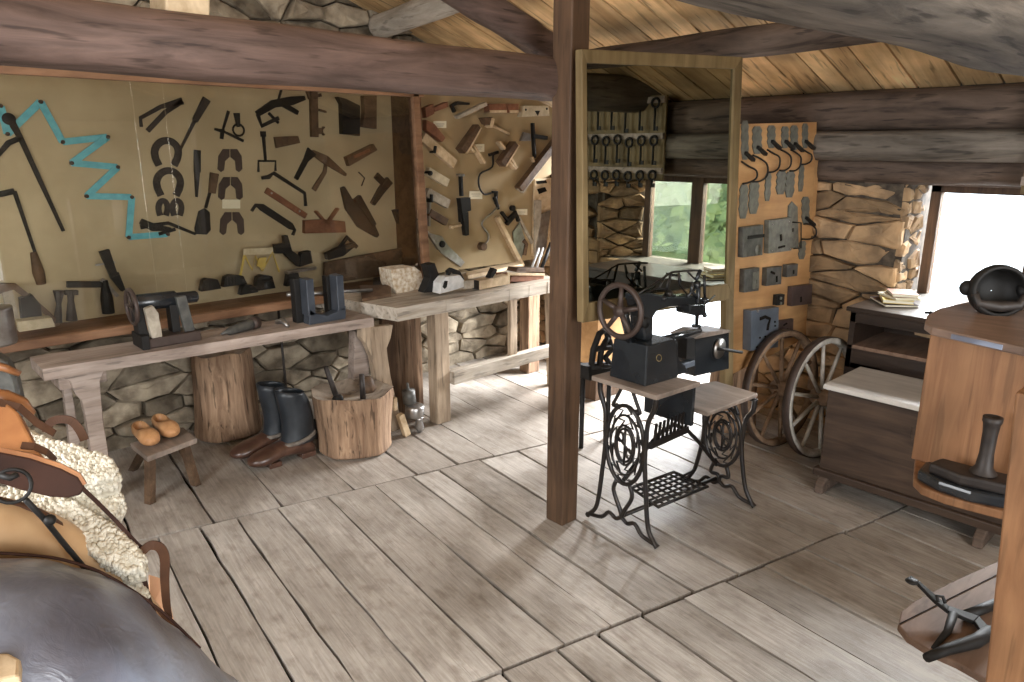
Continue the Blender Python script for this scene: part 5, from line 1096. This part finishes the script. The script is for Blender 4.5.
nb = MB(); nb.tube([aty(*cq(660, 210), YS), aty(*cq(655, 300), YS), aty(*cq(648, 440), YS)], [.009, .012, .008], 8); nb.tube([aty(*cq(688, 180), YS), aty(*cq(690, 300), YS)], .007); nb.tube([aty(*cq(630, 215), YS), aty(*cq(620, 260), YS), aty(*cq(655, 300), YS)], .008)
nb.tube([aty(*cq(600, 290), YS), aty(*cq(640, 250), YS), aty(*cq(660, 215), YS)], .006); nb.tube([aty(*cq(645, 205), YS), aty(*cq(668, 155), YS)], .009); nb.tube([aty(*cq(630, 438), YS), aty(*cq(665, 442), YS)], .008)
nb.tube([aty(*cq(690, 330), YS), aty(*cq(712, 310), YS), aty(*cq(742, 284), YS)], .004); nb.ball(aty(*cq(690, 310), YS), .018); nb.ball(aty(*cq(650, 230), YS), .02); nb.ball(aty(*cq(690, 385), YS), .012)
nb.build('needle_bar', 'machineblack', sm)
la = MB()
for q_ in ([(350, 275), (430, 225), (520, 165), (590, 158), (668, 155)], [(355, 283), (440, 250), (500, 250), (520, 165)], [(490, 180), (455, 250)], [(520, 165), (500, 220), (490, 285)], [(555, 165), (568, 215)], [(600, 160), (640, 200)], [(600, 280), (560, 230), (555, 170)], [(470, 300), (490, 270), (540, 285)]):
    la.tube([aty(*cq(*k_), YS + .02) for k_ in q_], .0045, 6)
la.ball(aty(*cq(510, 275), YS), .016); la.ball(aty(*cq(480, 300), YS), .012)
la.build('thread_lever', 'castiron', sm)
FX = 2.30; fc = atx(620, 311, FX)
fw = MB(); fw.tube(circ(fc, .108, (1, 0, 0), 32), .012, 8, closed=True)
for k in range(5):
    q = circ(fc, .10, (1, 0, 0), 5, 20, 380)[k]; fw.tube([fc, q], [.013, .009], 8)
fw.lathe(fc - Vector((.02, 0, 0)), (1, 0, 0), [(0, .022), (.04, .022)]); fw.build('flywheel', 'rust', sm)
MB().tube([fc, (2.46, fc.y, fc.z)], .014).build('shaft', I, sm)
MB().tube([(fc.x + .02, fc.y, fc.z - .0), (2.42, fc.y + .03, z0 + .17)], .02).build('pulley_bracket', 'machineblack', sm)
# second iron box with dial clamped at right of the machine
bxm = thing('bobbin_winder', 'black iron box with round steel dial beside the sewing machine needle', 'machine', (2.98, 1.84, .62))
YD = 1.84
MB().prism(P(aty, [cq(640, 500), cq(815, 470), cq(815, 660), cq(640, 700)], YD), (0, .12, 0)).build('housing', 'machineblack', bxm, bevel=.004)
MB().prism(P(aty, [cq(635, 500), cq(700, 470), cq(822, 462), cq(822, 474), cq(645, 508)], YD - .01), (0, .14, 0)).build('top_plate', 'shelftop', bxm, bevel=.002)
dcn = aty(*cq(762, 555), YD - .002); MB().lathe(dcn, (0, -1, 0), [(0, .052), (.008, .052)], 24).build('dial', 'steel', bxm)
MB().tube([dcn + Vector((-.03, -.012, .005)), dcn + Vector((.0, -.02, .0)), aty(*cq(880, 575), YD - .03)], [.008, .008, .008]).build('crank', I, bxm)
MB().prism(P(aty, [cq(600, 505), cq(640, 500), cq(640, 615), cq(595, 612)], YD - .005), (0, .05, 0)).build('hinge_block', I, bxm, bevel=.003)
MB().prism(P(aty, [cq(560, 640), cq(640, 615), cq(640, 645), cq(565, 668)], YD - .005), (0, .03, 0)).build('connecting_arm', 'locksteel', bxm, bevel=.003)
# dark cast stand parts behind, seen under the mirror beside the post
t = thing('iron_stand', 'black cast-iron stand with curved bars glimpsed between post and sewing machine', 'iron stand', (3.0, 2.62, 0))
m = MB(); q3 = lambda x, y: aty(*cq(x, y), 2.55)
for q_ in ([(110, 640), (120, 560), (150, 480), (185, 455)], [(150, 660), (160, 560), (200, 490)], [(190, 480), (215, 560), (180, 600), (215, 650)], [(110, 650), (235, 640)], [(120, 560), (230, 545)]): m.tube([q3(*k_) for k_ in q_], .018)
m.prism([q3(*k_) for k_ in ((95, 650), (240, 640), (240, 720), (100, 720))], (0, .1, 0)); m.build('bars', I, t)
m = MB(); 
for xx, yy in ((100, 720), (235, 720)):
    p_ = q3(xx, yy); m.tube([(p_.x, p_.y + .05, p_.z), (p_.x, p_.y + .05, 0)], .014)
m.build('legs_frame', I, t)
t = thing('pine_crate', 'orange pine crate seen below the mirror just right of the post', 'crate', (3.9, 3.2, 0))

# ================================================================ RIGHT FOREGROUND: POST WITH ROUNDED SHELVES
ZM = .885
ds = thing('display_stand', 'pine stand with three rounded shelves and upright panel at the right edge', 'display stand', (1.73, .22, 0))
pf = lambda x, y, D: far(x, y, D)
tp, bt = pf(1018, 366, 1.68), pf(985, 682, 1.68); dirp = (tp - bt) / (tp.z - bt.z); b0 = bt - dirp * bt.z; t0 = bt + dirp * (1.232 - bt.z)
MB().hexa([q_ + Vector(o_) for q_ in (b0, t0) for o_ in ((0, -.11, 0), (.09, -.11, 0), (.09, 0, 0), (0, 0, 0))]).build('post', 'pinewood', ds, bevel=.004)
zt_ = 1.255
top = [atz(*q_, zt_) for q_ in ((1060, 356), (1023, 347), (985, 339), (954, 332), (932, 327), (925, 322), (927, 315), (939, 308), (965, 302), (1060, 285))]
MB().prism([p_ + Vector((0, 0, -.022)) for p_ in top], (0, 0, .022)).build('upper_shelf', 'shelfbrown', ds, bevel=.004)
MB().strip([p_ + Vector((0, 0, -.011)) for p_ in (atz(952, 332, zt_), atz(985, 339, zt_), atz(1003, 343, zt_))], .004, (0, 0, 1), .012, off=-.006).build('metal_edging', 'leatherblack', ds)
Pa, Pb = atz(929, 327, zt_), atz(1075, 352, zt_); nn = Vector((Pb - Pa).cross(Vector((0, 0, 1)))).normalized()
if nn.dot(Vector((1, 0, 0))) < 0: nn = -nn
Pa2 = Vector((Pa.x, Pa.y, 0)) + nn * .015; Pb2 = Vector((Pb.x, Pb.y, 0)) + nn * .015
pz = lambda q_, z_, o_=0: q_ + nn * o_ + Vector((0, 0, z_))
MB().hexa([pz(Pa2, ZM), pz(Pb2, ZM), pz(Pb2, ZM, .02), pz(Pa2, ZM, .02), pz(Pa2, zt_ - .022), pz(Pb2, zt_ - .022), pz(Pb2, zt_ - .022, .02), pz(Pa2, zt_ - .022, .02)]).build('back_panel', 'pinewood', ds, bevel=.003)
low = [atz(*q_, ZM) for q_ in ((914, 472), (914, 479), (922, 487), (945, 496), (970, 503), (1010, 513), (1060, 521))] + [pz(Pb2, ZM, .03), pz(Pa2, ZM, .03)]
MB().prism([p_ + Vector((0, 0, -.022)) for p_ in low], (0, 0, .022)).build('middle_shelf', 'pinewood', ds, bevel=.004)
c8 = lambda x, y, z=.44: atz(824 + x / 4.21, 520 + y / 4.21, z)
bot = [c8(312, 440), c8(325, 385), c8(380, 340), c8(560, 250), c8(760, 160), c8(900, 330), c8(820, 730), c8(680, 668), c8(560, 600), c8(450, 552), c8(350, 490)]
MB().prism([p_ + Vector((0, 0, -.02)) for p_ in bot], (0, 0, .02)).build('lower_shelf', 'shelfwood', ds, bevel=.004)
MB().strip([c8(318, 438, .441), c8(735, 228, .441)], .003, (0, 0, 1), .0012).build('plank_seam', 'darkgap', ds)
# iron with chimney
ir = thing('flat_iron', 'black iron press with upright chimney tube on the middle rounded shelf', 'iron', atz(960, 490, ZM))
c7 = lambda x, y, z: atz(800 + x / 3.79, 380 + y / 3.79, z)
MB().prism([c7(440, 380, ZM), c7(520, 425, ZM), c7(640, 465, ZM), c7(790, 495, ZM), c7(830, 430, ZM), c7(700, 385, ZM), c7(560, 350, ZM), c7(470, 345, ZM)], (0, 0, .03)).build('sole', 'machineblack', ir, bevel=.008)
MB().prism([c7(480, 350, ZM + .03), c7(600, 400, ZM + .03), c7(800, 445, ZM + .03), c7(830, 405, ZM + .03), c7(640, 360, ZM + .03), c7(530, 330, ZM + .03)], (0, 0, .028)).build('cover', 'ironsoft', ir, bevel=.008)
cb0 = c7(694, 350, ZM + .06)
MB().lathe(cb0, (.0, .0, 1), [(0, .030), (.015, .019), (.05, .0155), (.10, .016), (.125, .018), (.13, .021), (.142, .021), (.143, .015), (.10, .012)], 18, caps=False).build('chimney', 'ironsoft', ir)
# black vessel on upper shelf
hv = thing('hollow_vessel', 'black hollow rounded iron vessel lying open on the upper right shelf', 'vessel', atz(990, 322, zt_))
vc = atz(992, 312, zt_) + Vector((0, 0, .06)); axv = Vector((-.80, -.52, .15)).normalized()
MB().lathe(vc + axv * .03 * 0 - axv * .05, axv, [(0, .018), (.012, .05), (.035, .068), (.065, .074), (.09, .070), (.092, .061), (.065, .062), (.035, .056), (.02, .026), (.019, .001)], 24, caps=False).build('bowl', I, hv)
rb_ = MB(); w1 = vc + axv * .035 - Vector((0, 0, .038)); sdv = axv.cross(Vector((0, 0, 1))).normalized()
rb_.tube([w1 - sdv * .062 + Vector((0, 0, .03)), w1 - sdv * .05 - Vector((0, 0, 0)), w1 + axv * .012 - Vector((0, 0, .004)), w1 + sdv * .05, w1 + sdv * .062 + Vector((0, 0, .03))], [.010, .014, .015, .014, .010], 10); rb_.build('lip', 'ironsoft', hv)
MB().ball(vc + sdv * .072 + Vector((0, 0, .005)), (.02, .02, .022)).build('lug', I, hv)
MB().tube([vc - sdv * .055, vc - sdv * .14 + Vector((0, 0, .015))], [.02, .015]).build('spout', I, hv)
# iron trap/lever on lower shelf
lv = thing('iron_trap', 'dark wrought-iron lever tool with spoon end resting on the lowest shelf', 'iron tool', c8(600, 460))
MB().strip([c8(360, 250, .50), c8(395, 275, .495), c8(470, 345, .475), c8(520, 385, .465), c8(640, 430, .45), c8(690, 490, .445)], [.010, .012, .022, .028, .036, .03], (0, 0, 1), .012).build('lever', I, lv, bevel=.002)
MB().ball(c8(370, 258, .505), (.018, .018, .007), 12, 6).build('spoon_end', I, lv)
MB().tube([c8(480, 345, .49), c8(475, 320, .50), c8(500, 322, .50), c8(510, 350, .485)], .005, 6).build('eye_loop', I, lv)
MB().tube([c8(432, 580, .455), c8(520, 545, .455), c8(640, 510, .46), c8(700, 470, .46)], [.012, .014, .018, .018], 8).build('bar', I, lv)
MB().tube([c8(545, 395, .47), c8(520, 470, .45), c8(460, 540, .442)], [.012, .010, .006], 8).build('prong', I, lv)
MB().tube([c8(600, 400, .455), c8(730, 350, .455)], .014, 8).build('bar', I, lv)

# ================================================================ LEFT FOREGROUND: SADDLE WITH SHEEPSKINS
sd = thing('pack_saddle', 'old riding saddle of black leather, sheepskins and orange wooden pommel, lower left', 'saddle', (.1, 1.25, .0))
def ellip(name, c, rx, ry, rz, mat, ex=2.0, rot=0, tilt=0, disp=0, dscale=.1, nu=40, nv=24):
    m = MB(); c = Vector(c); Mx = Matrix.Rotation(rot, 3, 'Z') @ Matrix.Rotation(tilt, 3, 'X'); vs = []; fs = []
    for i in range(nv + 1):
        th = math.pi * i / nv
        for k in range(nu):
            ph = 2 * math.pi * k / nu; f = lambda t_: math.copysign(abs(t_) ** (2 / ex), t_)
            vs.append(c + Mx @ Vector((rx * f(math.sin(th)) * f(math.cos(ph)), ry * f(math.sin(th)) * f(math.sin(ph)), rz * f(math.cos(th)))))
    for i in range(nv):
        for k in range(nu): fs.append((i * nu + k, i * nu + (k + 1) % nu, (i + 1) * nu + (k + 1) % nu, (i + 1) * nu + k))
    m.add(vs, fs, True); return m.build(name, mat, sd, disp=disp, dscale=dscale)
fp = lambda x, y, D: far(x, y, D)
rows = [([(-70, 562), (0, 566), (55, 572), (105, 588), (150, 616), (195, 655), (235, 690)], 1.30),
        ([(-70, 551), (0, 556), (60, 562), (112, 580), (160, 612), (200, 650), (240, 684)], 1.24),
        ([(-75, 580), (0, 580), (60, 585), (110, 602), (155, 632), (196, 668), (236, 700)], 1.12),
        ([(-80, 640), (0, 635), (60, 635), (110, 650), (150, 675), (190, 705), (225, 735)], 1.02),
        ([(-85, 720), (0, 705), (60, 700), (110, 710), (145, 730), (180, 760), (215, 790)], .97),
        ([(-90, 860), (0, 840), (60, 830), (105, 835), (140, 850), (170, 880), (200, 910)], .93)]
grid = []
for pts_, D_ in rows:
    sm_, _ = smoothline([fp(x, y, D_) for x, y in pts_], None, 4); grid.append(sm_)
cols = list(zip(*grid)); cols = [smoothline(c_, None, 3)[0] for c_ in cols]
nu, nv = len(cols), len(cols[0])
m = MB(); vs = [p_ for c_ in cols for p_ in c_]; th_ = Vector((-.02, .01, -.05))
m.add(vs + [p_ + th_ for p_ in vs], [(i * nv + j, (i + 1) * nv + j, (i + 1) * nv + j + 1, i * nv + j + 1) for i in range(nu - 1) for j in range(nv - 1)] +
      [(nu * nv + i * nv + j, nu * nv + i * nv + j + 1, nu * nv + (i + 1) * nv + j + 1, nu * nv + (i + 1) * nv + j) for i in range(nu - 1) for j in range(nv - 1)] +
      [(i * nv, i * nv + nu * nv, (i + 1) * nv + nu * nv, (i + 1) * nv) for i in range(nu - 1)] + [((i + 1) * nv - 1, (i + 2) * nv - 1, (i + 2) * nv - 1 + nu * nv, (i + 1) * nv - 1 + nu * nv) for i in range(nu - 1)] +
      [(j, j + 1, j + 1 + nu * nv, j + nu * nv) for j in range(nv - 1)] + [((nu - 1) * nv + j, (nu - 1) * nv + j + nu * nv, (nu - 1) * nv + j + 1 + nu * nv, (nu - 1) * nv + j + 1) for j in range(nv - 1)], True)
m.build('leather_flap', 'leatherblack', sd, disp=.022, dscale=.11)
# tan padded roll with brown rim behind the flap
MB().stube([fp(-40, 528, 1.33), fp(0, 532, 1.34), fp(50, 547, 1.35), fp(95, 572, 1.35), fp(140, 604, 1.34), fp(165, 625, 1.32)], [.055, .055, .048, .036, .022, .012], 16).build('padded_roll', 'leathertan', sd, disp=.006, dscale=.08)
MB().stube([fp(-30, 498, 1.33), fp(0, 502, 1.33), fp(40, 514, 1.335), fp(75, 540, 1.34), fp(110, 575, 1.34), fp(150, 606, 1.33), fp(176, 632, 1.31)], .008, 8).build('rim_piping', 'strapleather', sd)
MB().stube([fp(-20, 552, 1.22), fp(40, 556, 1.23), fp(75, 563, 1.235), fp(110, 577, 1.24), fp(160, 610, 1.24), fp(200, 648, 1.24)], .0025, 8).build('seam_cord', 'leatherbrown', sd)
# sheepskins: slabs with a curly nap
def fleece(name, outline, P0, nrm, th, n_, seed):
    r = random.Random(seed); nrm = Vector(nrm).normalized(); pts = [onpl(x, y, P0, nrm) for x, y in outline]
    m = MB(); m.prism([p_ - nrm * th for p_ in pts], nrm * th)
    xs = [x for x, _ in outline]; ys = [y for _, y in outline]; cnt = 0
    def inside(x, y):
        ins = False; j = len(outline) - 1
        for i in range(len(outline)):
            xi, yi = outline[i]; xj, yj = outline[j]
            if (yi > y) != (yj > y) and x < (xj - xi) * (y - yi) / (yj - yi) + xi: ins = not ins
            j = i
        return ins
    while cnt < n_ * 1.7:
        x, y = r.uniform(min(xs), max(xs)), r.uniform(min(ys), max(ys))
        if not inside(x, y): continue
        p_ = onpl(x, y, P0, nrm) + nrm * r.uniform(-.004, .007); m.tone = r.random(); m.ball(p_, (r.uniform(.003, .0065), r.uniform(.003, .0065), r.uniform(.004, .007)), 5, 4); cnt += 1
    # curls along the rim and on the sides
    for i in range(len(pts)):
        a_, b_ = pts[i], pts[(i + 1) % len(pts)]; k_ = max(2, int((b_ - a_).length / .007))
        for q in range(k_):
            for h in range(3):
                p_ = a_.lerp(b_, q / k_) - nrm * (th * h / 3 * r.uniform(.6, 1.2)); m.ball(p_, r.uniform(.004, .007), 5, 4)
    return m.build(name, 'fleece', sd)
NF = (-.25, -.55, .80)
fleece('sheepskin', [(-10, 427), (25, 430), (45, 440), (80, 449), (110, 460), (115, 470), (112, 478), (95, 483), (60, 476), (20, 462), (-10, 455)], fp(80, 465, 1.42), NF, .06, 1300, 1)
fleece('sheepskin', [(10, 462), (60, 478), (100, 488), (118, 491), (121, 500), (113, 515), (100, 516), (60, 500), (10, 485)], fp(90, 495, 1.44), NF, .05, 900, 2)
fleece('sheepskin', [(0, 490), (35, 490), (75, 505), (110, 525), (143, 556), (141, 570), (128, 573), (100, 560), (60, 530), (0, 515)], fp(90, 530, 1.36), NF, .05, 1300, 3)
fleece('sheepskin', [(75, 530), (105, 545), (130, 573), (146, 592), (142, 606), (120, 592), (95, 570), (70, 550)], fp(115, 575, 1.35), NF, .04, 700, 4)
# wooden pommel: slanting board and dark end piece
MB().prism([onpl(x, y, fp(25, 430, 1.33), (-.35, -.7, .6)) for x, y in ((-20, 404), (6, 402), (18, 412), (28, 432), (37, 450), (45, 458), (20, 462), (-20, 470))], Vector((.01, .02, -.025))).build('pommel_board', 'saddlewood', sd, bevel=.004)
MB().tube([fp(-20, 396, 1.40), fp(5, 398, 1.41), fp(22, 404, 1.42), fp(33, 414, 1.42)], [.014, .014, .012, .006], 8).build('pommel_rail', 'saddlewood', sd)
dn = Vector((-.28, -.80, .30)); dp = fp(40, 475, 1.26)
disc = [(-40, 452), (0, 452), (30, 458), (60, 468), (78, 477), (84, 487), (80, 495), (68, 498), (50, 497), (20, 490), (-10, 480), (-40, 470)]
MB().prism([onpl(x, y, dp, dn) for x, y in disc], -dn.normalized() * .012).build('cantle_plate', 'leatherbrown', sd, bevel=.003)
MB().strip([onpl(x, y - 2, dp, dn) for x, y in disc[:6]], .007, dn, .008, off=-.010).build('cantle_edge', 'saddlewood', sd)
# rings and straps
rg = fp(12, 486, 1.20); MB().tube(circ(rg, .024, (-.3, -.8, .3), 20), .003, 6, closed=True).build('iron_ring', I, sd)
m = MB(); m.tube([fp(0, 475, 1.21), fp(10, 478, 1.2), fp(18, 474, 1.2)], .005, 6); m.tube([fp(26, 500, 1.21), fp(45, 520, 1.24), fp(65, 545, 1.27), fp(88, 572, 1.29), fp(100, 580, 1.29)], .0045, 6); m.ball(fp(50, 520, 1.23), .009); m.ball(fp(92, 576, 1.28), .011)
m.build('buckled_cord', I, sd)
MB().strip([fp(22, 446, 1.31), fp(35, 447, 1.305), fp(48, 453, 1.31), fp(56, 461, 1.33)], .011, (-.3, -.6, .7), .004).build('strap', 'strapleather', sd)
MB().strip([fp(0, 403, 1.37), fp(20, 408, 1.37), fp(38, 424, 1.38), fp(55, 434, 1.39)], .012, (-.3, -.6, .7), .004).build('strap', 'strapleather', sd)
MB().strip([fp(82, 488, 1.33), fp(98, 503, 1.335), fp(115, 520, 1.34), fp(138, 545, 1.34), (fp(146, 552, 1.335))], .007, (-.3, -.6, .7), .004).build('strap', 'leatherbrown', sd)
MB().tube([fp(141, 552, 1.33), fp(142, 575, 1.33), fp(148, 600, 1.32), fp(153, 614, 1.31)], .006, 6).build('strap', 'leatherbrown', sd)
lp = [fp(142, 552, 1.33), fp(150, 545, 1.33), fp(160, 547, 1.33), fp(165, 558, 1.33), fp(165, 580, 1.33), fp(167, 605, 1.33), fp(171, 618, 1.32)]
MB().strip(*smoothline(lp, [.014, .016, .017, .017, .015, .013, .006]), (-.45, -.85, .15), .004).build('strap_loop', 'strapleather', sd)
lp = [fp(47, 432, 1.50), fp(50, 423, 1.5), (fp(60, 419, 1.5)), fp(72, 421, 1.5), fp(80, 430, 1.5), fp(85, 440, 1.5)]
MB().strip(smoothline(lp)[0], .015, (-.3, -.9, .2), .005).build('strap_loop', 'strapleather', sd)
MB().prism([fp(150, 575, 1.40), fp(166, 580, 1.40), fp(176, 632, 1.36), fp(150, 610, 1.38)], (.0, .01, -.004)).build('saddle_cloth', 'orangecloth', sd)
# trestle carrying the saddle
m = MB(); m.box(-.32, .28, .93, 1.0, .36, .44)
for sx in (-.28, .2):
    for sy in (-.2, .2): m.hexa([(sx, .96 + sy - .02, 0), (sx + .04, .96 + sy - .02, 0), (sx + .04, .96 + sy + .02, 0), (sx, .96 + sy + .02, 0), (sx, .95, .42), (sx + .04, .95, .42), (sx + .04, .98, .42), (sx, .98, .42)])
t = tag(m.build('wooden_trestle', 'toolbrown', bevel=.003), 'plain wooden trestle carrying the saddle, lower left', 'trestle')
# wooden corner of something at the very bottom left, and rounded grey board at the left edge
tag(MB().prism([atz(-30, 666, 1.07), atz(12, 666, 1.07), atz(23, 672, 1.07), atz(22, 690, 1.07), atz(-30, 700, 1.07)], (0, 0, .02)).build('wooden_board', 'palewood', bevel=.004), 'pale rounded board corner at the very bottom left', 'board')
t = thing('tin_pail', 'small metal tin hanging at the left edge in front of the case sill', 'tin', (.46, 3.9, .70))
tc = aty(0, 325, 3.7); MB().lathe((tc.x - .03, tc.y, tc.z - .08), (0, 0, 1), [(0, .08), (.01, .085), (.15, .085), (.155, .088), (.16, .085)], 20).build('wall', 'steel', t)
m = MB(); pts = [fp(-20, 345, 2.6), fp(6, 362, 2.6), fp(16, 378, 2.6), fp(21, 400, 2.6), fp(22, 420, 2.6), fp(-20, 430, 2.6)]
tag(m.prism(pts, (.02, .05, 0)).build('grindstone', 'lockgrey', bevel=.01), 'grey rounded stone slab at the left edge behind the saddle', 'stone')
tag(MB().tube([fp(-20, 362, 2.5), fp(5, 368, 2.5), fp(20, 374, 2.5)], [.014, .012, .009]).build('wooden_stick', 'saddlewood'), 'orange wooden stick end pointing right at the left edge above the saddle', 'stick')
# crate under the mirror
MB().box(3.62, 3.95, 3.05, 3.3, .26, .60).build('crate_body', 'lockboard', t_ := bpy.data.objects['pine_crate'], bevel=.004)
MB().box(3.64, 3.93, 3.07, 3.28, .0, .26).build('crate_base', 'postwood', t_, bevel=.004)
